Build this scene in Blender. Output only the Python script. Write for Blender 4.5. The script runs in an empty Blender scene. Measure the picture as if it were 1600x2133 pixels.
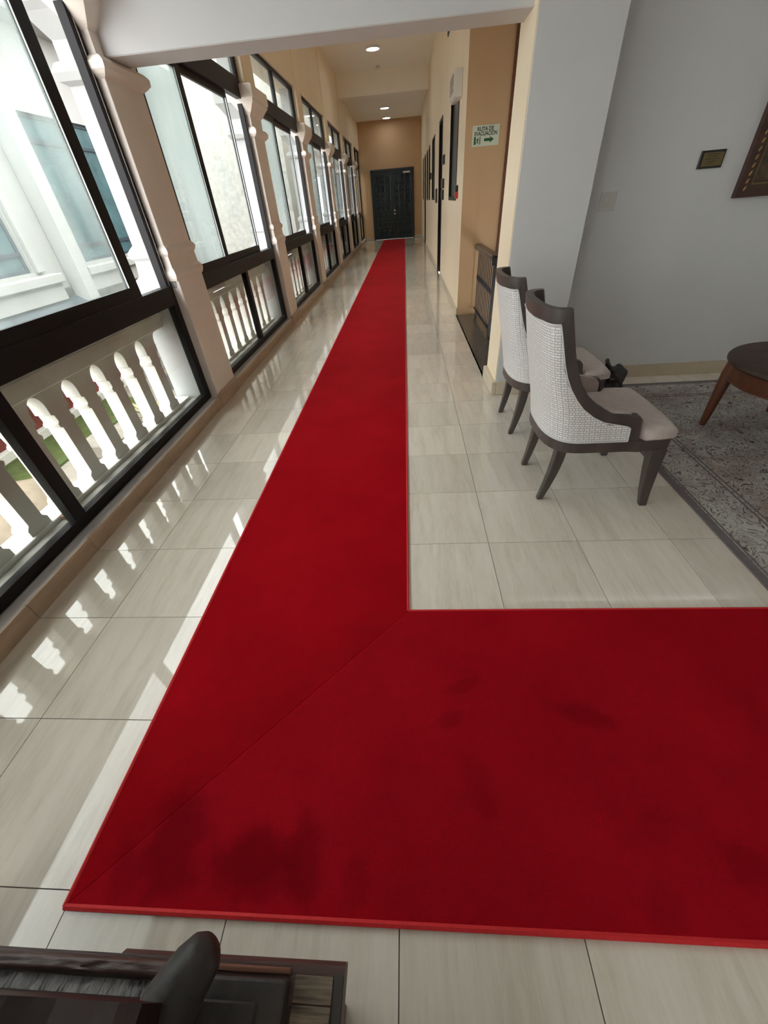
import bpy, bmesh, math, random
from mathutils import Vector, Matrix
random.seed(7)
S = bpy.context.scene
COL = S.collection

# ------------------------------------------------------------------ camera
CAM_H = 1.5853
F_PX = 807.2845
RC = [[0.99690885, 0.04100295, -0.06701862],
      [-0.02628174, -0.62983393, -0.77628505],
      [-0.07404058, 0.77564681, -0.62680940]]          # rows: right, down, forward
cam_data = bpy.data.cameras.new('camera')
cam_data.sensor_fit = 'HORIZONTAL'
cam_data.sensor_width = 36.0
cam_data.lens = F_PX / 1600.0 * 36.0
cam_data.clip_start = 0.02
cam_data.clip_end = 300
cam = bpy.data.objects.new('camera', cam_data)
r, d, f = (Vector(v) for v in RC)
mw = Matrix.Identity(4)
for i in range(3):
    mw[i][0], mw[i][1], mw[i][2] = r[i], -d[i], -f[i]
mw[2][3] = CAM_H
cam.matrix_world = mw
COL.objects.link(cam)
S.camera = cam

# ------------------------------------------------------------------ sky, exposure
world = bpy.data.worlds.new('overcast_sky')
S.world = world
world.use_nodes = True
bg = world.node_tree.nodes['Background']
bg.inputs['Color'].default_value = (0.985, 0.995, 1.0, 1)
bg.inputs['Strength'].default_value = 3.4
S.view_settings.view_transform = 'Standard'
S.view_settings.look = 'None'
S.view_settings.gamma = 1
S.view_settings.use_curve_mapping = False
S.view_settings.exposure = 1.45
S.cycles.use_denoising = True
S.cycles.max_bounces = 14
S.cycles.diffuse_bounces = 8
S.cycles.transparent_max_bounces = 24
S.cycles.sample_clamp_indirect = 8.0
S.cycles.caustics_reflective = False
S.cycles.caustics_refractive = False


def px(u, v, axis, val):
    """photo pixel -> point on the plane axis = val"""
    a, b = (u - 800) / F_PX, (v - 1066.5) / F_PX
    dr = r * a + d * b + f
    o = Vector((0, 0, CAM_H))
    return o + dr * ((val - o[axis]) / dr[axis])


# ------------------------------------------------------------------ helpers
def new_mat(name):
    m = bpy.data.materials.new(name)
    m.use_nodes = True
    nt = m.node_tree
    return m, nt, nt.nodes['Principled BSDF']


def N(nt, kind, **kw):
    n = nt.nodes.new(kind)
    for k, v in kw.items():
        if k in ('operation', 'blend_type', 'data_type', 'wave_type', 'bands_direction', 'feature',
                 'offset', 'squash', 'noise_dimensions', 'interpolation_type', 'wave_profile', 'offset_frequency'):
            setattr(n, k, v)
        else:
            n.inputs[k].default_value = v
    return n


def mat(name, col, rough=0.6, var=0.0, scale=8.0, bump=0.0, bscale=60.0, metallic=0.0, spec=0.5,
        sheen=0.0, coat=0.0, col2=None, stretch=None):
    m, nt, p = new_mat(name)
    p.inputs['Base Color'].default_value = (*col, 1)
    p.inputs['Roughness'].default_value = rough
    p.inputs['Metallic'].default_value = metallic
    p.inputs['Specular IOR Level'].default_value = spec
    p.inputs['Sheen Weight'].default_value = sheen
    p.inputs['Coat Weight'].default_value = coat
    if var or bump or col2:
        g = nt.nodes.new('ShaderNodeNewGeometry')
        src = g.outputs['Position']
        if stretch:
            mp = nt.nodes.new('ShaderNodeMapping')
            mp.inputs['Scale'].default_value = stretch
            nt.links.new(src, mp.inputs['Vector'])
            src = mp.outputs['Vector']
    if var or col2:
        n = N(nt, 'ShaderNodeTexNoise', Scale=scale, Detail=5.0, Roughness=0.6)
        nt.links.new(src, n.inputs['Vector'])
        rp = nt.nodes.new('ShaderNodeValToRGB')
        a = col if col2 else tuple(max(0, c * (1 - var)) for c in col)
        b = col2 if col2 else tuple(min(1, c * (1 + var)) for c in col)
        rp.color_ramp.elements[0].position = 0.3
        rp.color_ramp.elements[1].position = 0.7
        rp.color_ramp.elements[0].color = (*a, 1)
        rp.color_ramp.elements[1].color = (*b, 1)
        nt.links.new(n.outputs['Fac'], rp.inputs['Fac'])
        nt.links.new(rp.outputs['Color'], p.inputs['Base Color'])
    if bump:
        n2 = N(nt, 'ShaderNodeTexNoise', Scale=bscale, Detail=4.0)
        nt.links.new(src, n2.inputs['Vector'])
        bp = N(nt, 'ShaderNodeBump', Strength=bump, Distance=0.01)
        nt.links.new(n2.outputs['Fac'], bp.inputs['Height'])
        nt.links.new(bp.outputs['Normal'], p.inputs['Normal'])
    return m


def emit_mat(name, col, strength):
    m, nt, p = new_mat(name)
    p.inputs['Base Color'].default_value = (*col, 1)
    p.inputs['Emission Color'].default_value = (*col, 1)
    p.inputs['Emission Strength'].default_value = strength
    return m


def glass_mat(name, haze, tint=(0.95, 0.97, 0.96), hazecol=(0.37, 0.415, 0.40), streak=1.0):
    """window glass: clear, mirror-like at grazing angles, with a film of dirt that scatters daylight"""
    m = bpy.data.materials.new(name)
    m.use_nodes = True
    nt = m.node_tree
    nt.nodes.clear()
    out = nt.nodes.new('ShaderNodeOutputMaterial')
    tr = nt.nodes.new('ShaderNodeBsdfTransparent'); tr.inputs['Color'].default_value = (*tint, 1)
    tl = nt.nodes.new('ShaderNodeBsdfTranslucent'); tl.inputs['Color'].default_value = (*hazecol, 1)
    gl = nt.nodes.new('ShaderNodeBsdfGlossy'); gl.inputs['Roughness'].default_value = 0.02
    g = nt.nodes.new('ShaderNodeNewGeometry')
    dt = N(nt, 'ShaderNodeVectorMath', operation='DOT_PRODUCT')
    nt.links.new(g.outputs['Incoming'], dt.inputs[0]); nt.links.new(g.outputs['Normal'], dt.inputs[1])
    ab = N(nt, 'ShaderNodeMath', operation='ABSOLUTE'); nt.links.new(dt.outputs['Value'], ab.inputs[0])
    om = N(nt, 'ShaderNodeMath', operation='SUBTRACT'); om.inputs[0].default_value = 1.0; nt.links.new(ab.outputs[0], om.inputs[1])
    pw_ = N(nt, 'ShaderNodeMath', operation='POWER'); pw_.inputs[1].default_value = 5.0; nt.links.new(om.outputs[0], pw_.inputs[0])
    fr = N(nt, 'ShaderNodeMath', operation='MULTIPLY_ADD'); fr.inputs[1].default_value = 0.75; fr.inputs[2].default_value = 0.035
    nt.links.new(pw_.outputs[0], fr.inputs[0])
    mp = nt.nodes.new('ShaderNodeMapping'); mp.inputs['Scale'].default_value = (1, 2.6, 0.8)
    nt.links.new(g.outputs['Position'], mp.inputs['Vector'])
    no = N(nt, 'ShaderNodeTexNoise', Scale=1.1, Detail=3.0, Roughness=0.45, Distortion=0.3)
    nt.links.new(mp.outputs['Vector'], no.inputs['Vector'])
    mr = nt.nodes.new('ShaderNodeMapRange')
    mr.inputs['From Min'].default_value = 0.30; mr.inputs['From Max'].default_value = 0.70
    mr.inputs['To Min'].default_value = max(0, haze - 0.16 * streak); mr.inputs['To Max'].default_value = min(1, haze + 0.16 * streak)
    nt.links.new(no.outputs['Fac'], mr.inputs['Value'])
    m1 = nt.nodes.new('ShaderNodeMixShader'); m2 = nt.nodes.new('ShaderNodeMixShader')
    # the film of dirt is thinner along the bottom
    sp = nt.nodes.new('ShaderNodeSeparateXYZ'); nt.links.new(g.outputs['Position'], sp.inputs[0])
    mz = nt.nodes.new('ShaderNodeMapRange')
    mz.inputs['From Min'].default_value = 1.1; mz.inputs['From Max'].default_value = 2.1
    mz.inputs['To Min'].default_value = 0.40; mz.inputs['To Max'].default_value = 1.1
    nt.links.new(sp.outputs['Z'], mz.inputs['Value'])
    hz = N(nt, 'ShaderNodeMath', operation='MULTIPLY')
    nt.links.new(mr.outputs['Result'], hz.inputs[0]); nt.links.new(mz.outputs['Result'], hz.inputs[1])
    nt.links.new(hz.outputs[0], m1.inputs['Fac'])
    nt.links.new(tr.outputs[0], m1.inputs[1]); nt.links.new(tl.outputs[0], m1.inputs[2])
    nt.links.new(fr.outputs[0], m2.inputs['Fac'])
    nt.links.new(m1.outputs[0], m2.inputs[1]); nt.links.new(gl.outputs[0], m2.inputs[2])
    nt.links.new(m2.outputs[0], out.inputs['Surface'])
    return m


def BM():
    return bmesh.new()


def box(bm, x0, x1, y0, y1, z0, z1):
    v = [bm.verts.new((x, y, z)) for z in (z0, z1) for y in (y0, y1) for x in (x0, x1)]
    for q in ((0, 2, 3, 1), (4, 5, 7, 6), (0, 1, 5, 4), (2, 6, 7, 3), (0, 4, 6, 2), (1, 3, 7, 5)):
        bm.faces.new([v[i] for i in q])
    return v


def prism(bm, pts, axis, a, b):
    """polygon pts (2D in the two other axes, in order) extruded along axis from a to b"""
    def p3(p, t):
        q = list(p)
        q.insert(axis, t)
        return q
    lo = [bm.verts.new(p3(p, a)) for p in pts]
    hi = [bm.verts.new(p3(p, b)) for p in pts]
    n = len(pts)
    fs = [bm.faces.new(lo), bm.faces.new(hi[::-1])]
    for i in range(n):
        fs.append(bm.faces.new((lo[i], hi[i], hi[(i + 1) % n], lo[(i + 1) % n])))
    return fs


def loft(bm, rings, cap=True, closed=True):
    vr = [[bm.verts.new(p) for p in ring] for ring in rings]
    n = len(vr[0])
    for a, b in zip(vr, vr[1:]):
        for i in range(n if closed else n - 1):
            j = (i + 1) % n
            bm.faces.new((a[i], a[j], b[j], b[i]))
    if cap and closed:
        bm.faces.new(vr[0][::-1]); bm.faces.new(vr[-1])
    return vr


def tube(bm, pts, rad, n=8):
    pts = [Vector(p) for p in pts]
    rads = rad if isinstance(rad, (list, tuple)) else [rad] * len(pts)
    rings = []
    prev = None
    for i, p in enumerate(pts):
        t = (pts[min(i + 1, len(pts) - 1)] - pts[max(i - 1, 0)])
        if t.length < 1e-9:
            t = Vector((0, 0, 1))
        t.normalize()
        ref = prev if prev is not None else (Vector((0, 0, 1)) if abs(t.z) < 0.9 else Vector((1, 0, 0)))
        u = (ref - t * ref.dot(t)).normalized()
        w = t.cross(u)
        prev = u
        rings.append([p + (u * math.cos(2 * math.pi * k / n) + w * math.sin(2 * math.pi * k / n)) * rads[i] for k in range(n)])
    return loft(bm, rings)


def lathe(bm, prof, cx, cy, n=20):
    rings = [[(cx + rr * math.cos(2 * math.pi * k / n), cy + rr * math.sin(2 * math.pi * k / n), z) for k in range(n)] for rr, z in prof]
    return loft(bm, rings)


def obj(name, bm, material, parent=None, smooth=False, bevel=0.0, segs=1, auto=40):
    if bevel:
        bmesh.ops.bevel(bm, geom=list(bm.edges), offset=bevel, segments=segs, affect='EDGES', profile=0.5)
    bmesh.ops.recalc_face_normals(bm, faces=bm.faces)
    me = bpy.data.meshes.new(name)
    bm.to_mesh(me); bm.free()
    if smooth:
        for p in me.polygons:
            p.use_smooth = True
        if auto:
            me.set_sharp_from_angle(angle=math.radians(auto))
    if material:
        me.materials.append(material)
    o = bpy.data.objects.new(name, me)
    COL.objects.link(o)
    if parent:
        o.parent = parent
    return o


def bx(name, m, x0, x1, y0, y1, z0, z1, parent=None, bevel=0.0, segs=1):
    b = BM(); box(b, x0, x1, y0, y1, z0, z1)
    return obj(name, b, m, parent, bevel=bevel, segs=segs)


def tag(o, label, cat=None, group=None, kind=None):
    if label: o['label'] = label
    if cat: o['category'] = cat
    if group: o['group'] = group
    if kind: o['kind'] = kind
    return o


def empty(name, loc=(0, 0, 0), rz=0.0):
    o = bpy.data.objects.new(name, None)
    o.empty_display_size = 0.1
    o.location = loc; o.rotation_euler = (0, 0, rz)
    COL.objects.link(o)
    return o


def copy_tree(o, parent=None):
    c = o.copy(); COL.objects.link(c)
    c.parent = parent
    for ch in list(o.children):
        copy_tree(ch, c)
    return c


def struct(o, label=None, cat=None):
    o['kind'] = 'structure'
    if label: o['label'] = label
    if cat: o['category'] = cat
    return o


# ------------------------------------------------------------------ materials
M = {}
M['white_wall'] = mat('grey_white_wall_paint', (0.64, 0.64, 0.645), 0.75, 0.03, 1.5, 0.04, 90)
M['pale_wall'] = mat('pale_lounge_paint', (0.80, 0.79, 0.77), 0.8, 0.02, 1.0)
M['cream'] = mat('cream_wall_paint', (0.90, 0.775, 0.575), 0.6, 0.03, 1.2, 0.03, 80)
M['tan'] = mat('tan_stairwell_paint', (0.56, 0.37, 0.20), 0.65, 0.03, 1.2)  # cream wall paint with the stairwell's shade put into the colour
M['ceil'] = mat('ceiling_paint', (0.92, 0.88, 0.79), 0.8, 0.02, 1.0)
M['column_in'] = mat('beige_column_paint', (0.80, 0.735, 0.66), 0.6, 0.04, 3.0, 0.03, 60)
M['column_out'] = mat('white_masonry_paint', (0.36, 0.37, 0.368), 0.7, 0.04, 4.0, 0.08, 40)
M['masonry'] = mat('weathered_white_masonry', (0.70, 0.69, 0.65), 0.75, 0.07, 5.0, 0.1, 40)
M['sill'] = mat('painted_plaster_sill', (0.66, 0.66, 0.67), 0.7, 0.06, 6.0, 0.1, 30)
M['ledge'] = mat('grey_concrete_ledge', (0.38, 0.37, 0.34), 0.85, 0.25, 9.0, 0.2, 40)
M['bronze'] = mat('dark_bronze_aluminium', (0.014, 0.013, 0.0135), 0.4, 0.1, 5.0, spec=0.12)
M['alu'] = mat('bright_aluminium', (0.75, 0.76, 0.78), 0.3, metallic=0.9)
M['gasket'] = mat('black_gasket', (0.01, 0.01, 0.012), 0.6)
M['grout'] = mat('dark_grout', (0.13, 0.115, 0.10), 0.9)
M['granite'] = mat('dark_speckled_granite', (0.035, 0.035, 0.033), 0.22, scale=70, col2=(0.16, 0.15, 0.14))
M['iron'] = mat('wrought_iron', (0.02, 0.02, 0.024), 0.45)
M['rail_wood'] = mat('grey_brown_handrail', (0.12, 0.095, 0.075), 0.35, 0.15, 6.0)
M['dark_wood'] = mat('dark_espresso_wood', (0.070, 0.056, 0.050), 0.45, 0.25, 12.0, 0.03, 80, stretch=(1, 1, 0.2))
M['jamb_wood'] = mat('brown_wood_jamb', (0.13, 0.05, 0.02), 0.5, 0.2, 10.0)
M['seat'] = mat('taupe_seat_fabric', (0.54, 0.465, 0.435), 0.85, 0.10, 25.0, 0.25, 350, sheen=0.3)
M['piping'] = mat('pale_piping', (0.66, 0.66, 0.65), 0.7)
M['table_wood'] = mat('reddish_brown_table_wood', (0.11, 0.034, 0.016), 0.4, 0.3, 14.0, coat=0.1, stretch=(1, 1, 0.3))
M['table_top'] = mat('dark_table_top', (0.060, 0.036, 0.026), 0.5, 0.25, 10.0, spec=0.25)
M['door'] = mat('dark_green_door_paint', (0.014, 0.025, 0.027), 0.28, 0.15, 4.0)
M['steel'] = mat('brushed_steel', (0.72, 0.72, 0.70), 0.3, metallic=1.0)
M['white_plastic'] = mat('white_plastic', (0.70, 0.69, 0.64), 0.4)
M['beige_plastic'] = mat('beige_plastic', (0.58, 0.57, 0.54), 0.45)
M['lens'] = mat('grey_lens', (0.30, 0.29, 0.27), 0.3)
M['red_plastic'] = mat('red_plastic', (0.42, 0.03, 0.025), 0.35)
M['black'] = mat('black_plastic', (0.012, 0.012, 0.013), 0.4)
M['cloth_black'] = mat('black_nylon', (0.008, 0.008, 0.009), 0.38, bump=0.5, bscale=35, spec=0.6)
M['brass'] = mat('aged_brass', (0.17, 0.125, 0.05), 0.45, 0.15, 20.0, metallic=0.3)
M['brass_dark'] = mat('engraved_brass', (0.07, 0.05, 0.02), 0.5)
M['frame_wood'] = mat('dark_carved_frame_wood', (0.055, 0.022, 0.014), 0.4, 0.3, 20.0, 0.2, 60)
M['gold'] = mat('gilded_bead', (0.42, 0.26, 0.09), 0.4, 0.2, 40.0, metallic=0.7)
M['canvas'] = mat('dark_brown_canvas', (0.03, 0.018, 0.010), 0.5, scale=25, col2=(0.14, 0.09, 0.05), bump=0.4, bscale=40)
M['sign_pale'] = mat('pale_green_sign', (0.62, 0.68, 0.54), 0.5)
M['sign_green'] = mat('sign_green_ink', (0.008, 0.10, 0.035), 0.5)
M['sign_dark'] = mat('sign_dark_ink', (0.01, 0.03, 0.018), 0.5)
M['darkglass'] = mat('dark_room_glass', (0.012, 0.014, 0.016), 0.35)
M['lamp_rim'] = mat('white_lamp_rim', (0.8, 0.8, 0.8), 0.4)
M['lamp'] = emit_mat('led_panel', (0.94, 0.97, 1.0), 9.0)
M['glass_clear'] = glass_mat('clear_window_glass', 0.10, streak=0.4)
M['glass_haze'] = glass_mat('milky_window_glass', 0.62, streak=0.7)
M['glass_half'] = glass_mat('dusty_window_glass', 0.27, streak=1.2)
M['glass_low'] = glass_mat('low_panel_glass', 0.05, tint=(0.95, 0.965, 0.94), streak=0.25)
M['ext_wall'] = mat('white_facade_paint', (0.30, 0.30, 0.288), 0.8, 0.05, 1.2)
M['ext_glass'] = mat('dark_teal_window_pane', (0.05, 0.10, 0.11), 0.15, 0.3, 1.5)
M['ext_frame'] = mat('dark_blue_window_frame', (0.03, 0.045, 0.06), 0.4)
M['slate'] = mat('dark_slate_roof', (0.05, 0.065, 0.075), 0.6, 0.4, 6.0, 0.3, 20)
M['terracotta'] = mat('terracotta_bank', (0.19, 0.045, 0.03), 0.85, 0.25, 3.0, 0.3, 12)
M['paving'] = mat('pale_concrete_paving', (0.27, 0.24, 0.205), 0.9, 0.25, 1.5, 0.2, 10)
M['grass'] = mat('courtyard_grass', (0.055, 0.085, 0.015), 0.95, 0.4, 6.0, 0.6, 30)
M['leaf'] = mat('bright_leaf', (0.09, 0.19, 0.025), 0.6, 0.4, 12.0)
M['leaf_dry'] = mat('dry_leaf', (0.36, 0.32, 0.18), 0.7, 0.3, 12.0)
M['rock'] = mat('beige_rock', (0.19, 0.15, 0.11), 0.95, 0.35, 3.0, 0.8, 6)
M['blue_pot'] = mat('blue_glazed_pot', (0.02, 0.13, 0.45), 0.25)
M['grey_pot'] = mat('grey_pot', (0.12, 0.12, 0.13), 0.6)
M['rust'] = mat('rusty_metal', (0.30, 0.16, 0.09), 0.7, 0.3, 30.0)
M['old_wood'] = mat('old_dark_stained_wood', (0.085, 0.047, 0.042), 0.45, 0.45, 9.0, 0.25, 30, stretch=(0.25, 4, 4))
M['old_red'] = mat('old_reddish_wood', (0.19, 0.075, 0.045), 0.45, 0.4, 12.0, 0.2, 30, stretch=(0.2, 5, 5))
M['old_black'] = mat('old_blackened_wood', (0.036, 0.031, 0.029), 0.5, 0.4, 14.0, 0.5, 18)
M['hewn'] = mat('rough_hewn_grey_wood', (0.13, 0.12, 0.118), 0.42, 0.5, 16.0, 0.9, 26, stretch=(3.0, 1, 1))
M['endgrain'] = mat('worn_striped_wood', (0.035, 0.026, 0.02), 0.6, scale=10, col2=(0.26, 0.20, 0.14), stretch=(1.0, 14, 4))
M['maroon'] = mat('dark_maroon_carved_wood', (0.018, 0.006, 0.006), 0.5, 0.4, 8.0, 0.3, 20)


def tile_material():
    m, nt, p = new_mat('polished_travertine_tile')
    L = nt.links.new
    g = nt.nodes.new('ShaderNodeNewGeometry')
    oi = nt.nodes.new('ShaderNodeObjectInfo')
    cb = nt.nodes.new('ShaderNodeCombineXYZ')
    mu = N(nt, 'ShaderNodeMath', operation='MULTIPLY'); mu.inputs[1].default_value = 40.0
    L(oi.outputs['Random'], mu.inputs[0]); L(mu.outputs[0], cb.inputs['Z']); L(mu.outputs[0], cb.inputs['X'])
    ad = N(nt, 'ShaderNodeVectorMath', operation='ADD')
    L(g.outputs['Position'], ad.inputs[0]); L(cb.outputs[0], ad.inputs[1])
    mp = nt.nodes.new('ShaderNodeMapping')
    mp.inputs['Rotation'].default_value = (0, 0, math.radians(3)); mp.inputs['Scale'].default_value = (9.0, 1.1, 1)
    L(ad.outputs[0], mp.inputs['Vector'])
    n1 = N(nt, 'ShaderNodeTexNoise', Scale=1.6, Detail=6.0, Roughness=0.62, Distortion=0.5); L(mp.outputs[0], n1.inputs['Vector'])
    n2 = N(nt, 'ShaderNodeTexNoise', Scale=9.0, Detail=5.0, Roughness=0.7); L(mp.outputs[0], n2.inputs['Vector'])
    mixf = N(nt, 'ShaderNodeMix', data_type='FLOAT'); mixf.inputs[0].default_value = 0.35
    L(n1.outputs['Fac'], mixf.inputs[2]); L(n2.outputs['Fac'], mixf.inputs[3])
    rp = nt.nodes.new('ShaderNodeValToRGB')
    e = rp.color_ramp.elements
    e[0].position = 0.33; e[0].color = (0.60, 0.545, 0.455, 1)
    e[1].position = 0.66; e[1].color = (0.76, 0.715, 0.635, 1)
    k = e.new(0.48); k.color = (0.70, 0.645, 0.555, 1)
    L(mixf.outputs[0], rp.inputs['Fac'])
    hs = nt.nodes.new('ShaderNodeHueSaturation')
    mr = nt.nodes.new('ShaderNodeMapRange'); mr.inputs['To Min'].default_value = 0.93; mr.inputs['To Max'].default_value = 1.06
    L(oi.outputs['Random'], mr.inputs['Value']); L(mr.outputs[0], hs.inputs['Value']); L(rp.outputs[0], hs.inputs['Color'])
    L(hs.outputs[0], p.inputs['Base Color'])
    p.inputs['Roughness'].default_value = 0.035
    p.inputs['Specular IOR Level'].default_value = 0.6
    return m


def carpet_material(name, base, hi, stains):
    m, nt, p = new_mat(name)
    L = nt.links.new
    g = nt.nodes.new('ShaderNodeNewGeometry')
    n1 = N(nt, 'ShaderNodeTexNoise', Scale=2.2, Detail=4.0, Roughness=0.6); L(g.outputs['Position'], n1.inputs['Vector'])
    n2 = N(nt, 'ShaderNodeTexNoise', Scale=170.0, Detail=3.0, Roughness=0.7); L(g.outputs['Position'], n2.inputs['Vector'])
    rp = nt.nodes.new('ShaderNodeValToRGB')
    rp.color_ramp.elements[0].position = 0.3; rp.color_ramp.elements[0].color = (*base, 1)
    rp.color_ramp.elements[1].position = 0.7; rp.color_ramp.elements[1].color = (*hi, 1)
    mixf = N(nt, 'ShaderNodeMix', data_type='FLOAT'); mixf.inputs[0].default_value = 0.42
    L(n1.outputs['Fac'], mixf.inputs[2]); L(n2.outputs['Fac'], mixf.inputs[3]); L(mixf.outputs[0], rp.inputs['Fac'])
    col = rp.outputs[0]
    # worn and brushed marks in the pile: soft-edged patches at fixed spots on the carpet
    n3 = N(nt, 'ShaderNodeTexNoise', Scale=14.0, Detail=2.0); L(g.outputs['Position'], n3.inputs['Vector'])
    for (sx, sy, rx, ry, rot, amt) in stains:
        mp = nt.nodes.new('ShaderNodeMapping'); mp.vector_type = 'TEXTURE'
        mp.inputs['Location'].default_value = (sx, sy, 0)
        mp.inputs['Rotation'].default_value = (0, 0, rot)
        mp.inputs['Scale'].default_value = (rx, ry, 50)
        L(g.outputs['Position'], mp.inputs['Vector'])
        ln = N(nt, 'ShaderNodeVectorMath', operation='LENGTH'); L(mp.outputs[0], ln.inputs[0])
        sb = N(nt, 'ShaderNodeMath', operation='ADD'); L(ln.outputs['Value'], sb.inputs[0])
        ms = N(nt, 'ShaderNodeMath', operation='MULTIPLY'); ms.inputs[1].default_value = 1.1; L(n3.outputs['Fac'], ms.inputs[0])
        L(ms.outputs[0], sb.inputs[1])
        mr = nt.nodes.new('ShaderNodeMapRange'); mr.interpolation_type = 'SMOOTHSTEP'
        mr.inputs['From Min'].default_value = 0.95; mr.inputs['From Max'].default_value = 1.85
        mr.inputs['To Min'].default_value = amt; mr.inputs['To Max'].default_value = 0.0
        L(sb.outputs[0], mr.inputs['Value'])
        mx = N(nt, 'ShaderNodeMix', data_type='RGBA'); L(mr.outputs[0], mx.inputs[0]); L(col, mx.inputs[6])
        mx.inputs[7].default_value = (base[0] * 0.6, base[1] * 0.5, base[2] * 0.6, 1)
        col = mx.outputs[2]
    L(col, p.inputs['Base Color'])
    p.inputs['Roughness'].default_value = 0.95
    p.inputs['Specular IOR Level'].default_value = 0.03
    p.inputs['Sheen Weight'].default_value = 0.45
    p.inputs['Sheen Roughness'].default_value = 0.18
    p.inputs['Sheen Tint'].default_value = (0.9, 0.25, 0.28, 1)
    bp = N(nt, 'ShaderNodeBump', Strength=0.5, Distance=0.006); L(n2.outputs['Fac'], bp.inputs['Height']); L(bp.outputs[0], p.inputs['Normal'])
    return m


def rug_material():
    m, nt, p = new_mat('faded_persian_rug_weave')
    L = nt.links.new
    g = nt.nodes.new('ShaderNodeNewGeometry')
    n1 = N(nt, 'ShaderNodeTexNoise', Scale=3.0, Detail=5.0, Roughness=0.6); L(g.outputs['Position'], n1.inputs['Vector'])
    base = nt.nodes.new('ShaderNodeValToRGB')
    e = base.color_ramp.elements
    e[0].position = 0.35; e[0].color = (0.33, 0.27, 0.25, 1)
    e[1].position = 0.62; e[1].color = (0.50, 0.49, 0.455, 1)
    L(n1.outputs['Fac'], base.inputs['Fac'])
    # curling vine lines: thin contour bands of a distorted noise
    n2 = N(nt, 'ShaderNodeTexNoise', Scale=7.0, Detail=2.0, Roughness=0.5, Distortion=1.8); L(g.outputs['Position'], n2.inputs['Vector'])
    mu = N(nt, 'ShaderNodeMath', operation='MULTIPLY'); mu.inputs[1].default_value = 8.0; L(n2.outputs['Fac'], mu.inputs[0])
    fc = N(nt, 'ShaderNodeMath', operation='FRACT'); L(mu.outputs[0], fc.inputs[0])
    r1 = nt.nodes.new('ShaderNodeValToRGB')
    r1.color_ramp.elements[0].position = 0.0; r1.color_ramp.elements[0].color = (1, 1, 1, 1)
    r1.color_ramp.elements[1].position = 0.34; r1.color_ramp.elements[1].color = (0, 0, 0, 1)
    L(fc.outputs[0], r1.inputs['Fac'])
    # blossoms
    vo = N(nt, 'ShaderNodeTexVoronoi', Scale=6.5); L(g.outputs['Position'], vo.inputs['Vector'])
    r2 = nt.nodes.new('ShaderNodeValToRGB')
    r2.color_ramp.elements[0].position = 0.05; r2.color_ramp.elements[0].color = (1, 1, 1, 1)
    r2.color_ramp.elements[1].position = 0.13; r2.color_ramp.elements[1].color = (0, 0, 0, 1)
    L(vo.outputs['Distance'], r2.inputs['Fac'])
    mx1 = N(nt, 'ShaderNodeMix', data_type='RGBA'); L(r2.outputs[0], mx1.inputs[0]); L(base.outputs[0], mx1.inputs[6]); mx1.inputs[7].default_value = (0.07, 0.045, 0.04, 1)
    mx2 = N(nt, 'ShaderNodeMix', data_type='RGBA'); L(r1.outputs[0], mx2.inputs[0]); L(mx1.outputs[2], mx2.inputs[6]); mx2.inputs[7].default_value = (0.035, 0.032, 0.032, 1)
    L(mx2.outputs[2], p.inputs['Base Color'])
    p.inputs['Roughness'].default_value = 0.95
    p.inputs['Specular IOR Level'].default_value = 0.1
    n4 = N(nt, 'ShaderNodeTexNoise', Scale=220.0); L(g.outputs['Position'], n4.inputs['Vector'])
    bp = N(nt, 'ShaderNodeBump', Strength=0.3, Distance=0.004); L(n4.outputs['Fac'], bp.inputs['Height']); L(bp.outputs[0], p.inputs['Normal'])
    return m


def weave_material():
    m, nt, p = new_mat('silver_white_basket_weave')
    L = nt.links.new
    uv = nt.nodes.new('ShaderNodeUVMap'); uv.uv_map = 'UVMap'
    br = nt.nodes.new('ShaderNodeTexBrick')
    br.offset = 0.5; br.offset_frequency = 2; br.squash = 0.55; br.squash_frequency = 2
    br.inputs['Scale'].default_value = 1.0
    br.inputs['Brick Width'].default_value = 0.028; br.inputs['Row Height'].default_value = 0.013
    br.inputs['Mortar Size'].default_value = 0.0016; br.inputs['Mortar Smooth'].default_value = 0.4
    br.inputs['Color1'].default_value = (0.88, 0.88, 0.87, 1); br.inputs['Color2'].default_value = (0.79, 0.79, 0.78, 1)
    br.inputs['Mortar'].default_value = (0.33, 0.33, 0.32, 1)
    L(uv.outputs[0], br.inputs['Vector'])
    L(br.outputs['Color'], p.inputs['Base Color'])
    p.inputs['Roughness'].default_value = 0.55
    p.inputs['Sheen Weight'].default_value = 0.2
    bp = N(nt, 'ShaderNodeBump', Strength=0.5, Distance=0.002); bp.invert = True
    L(br.outputs['Fac'], bp.inputs['Height']); L(bp.outputs[0], p.inputs['Normal'])
    return m


def baseboard_material():
    return mat('tan_baseboard_tile', (0.44, 0.32, 0.22), 0.35, 0.14, 5.0, 0.05, 30, stretch=(1, 0.5, 3))


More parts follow.
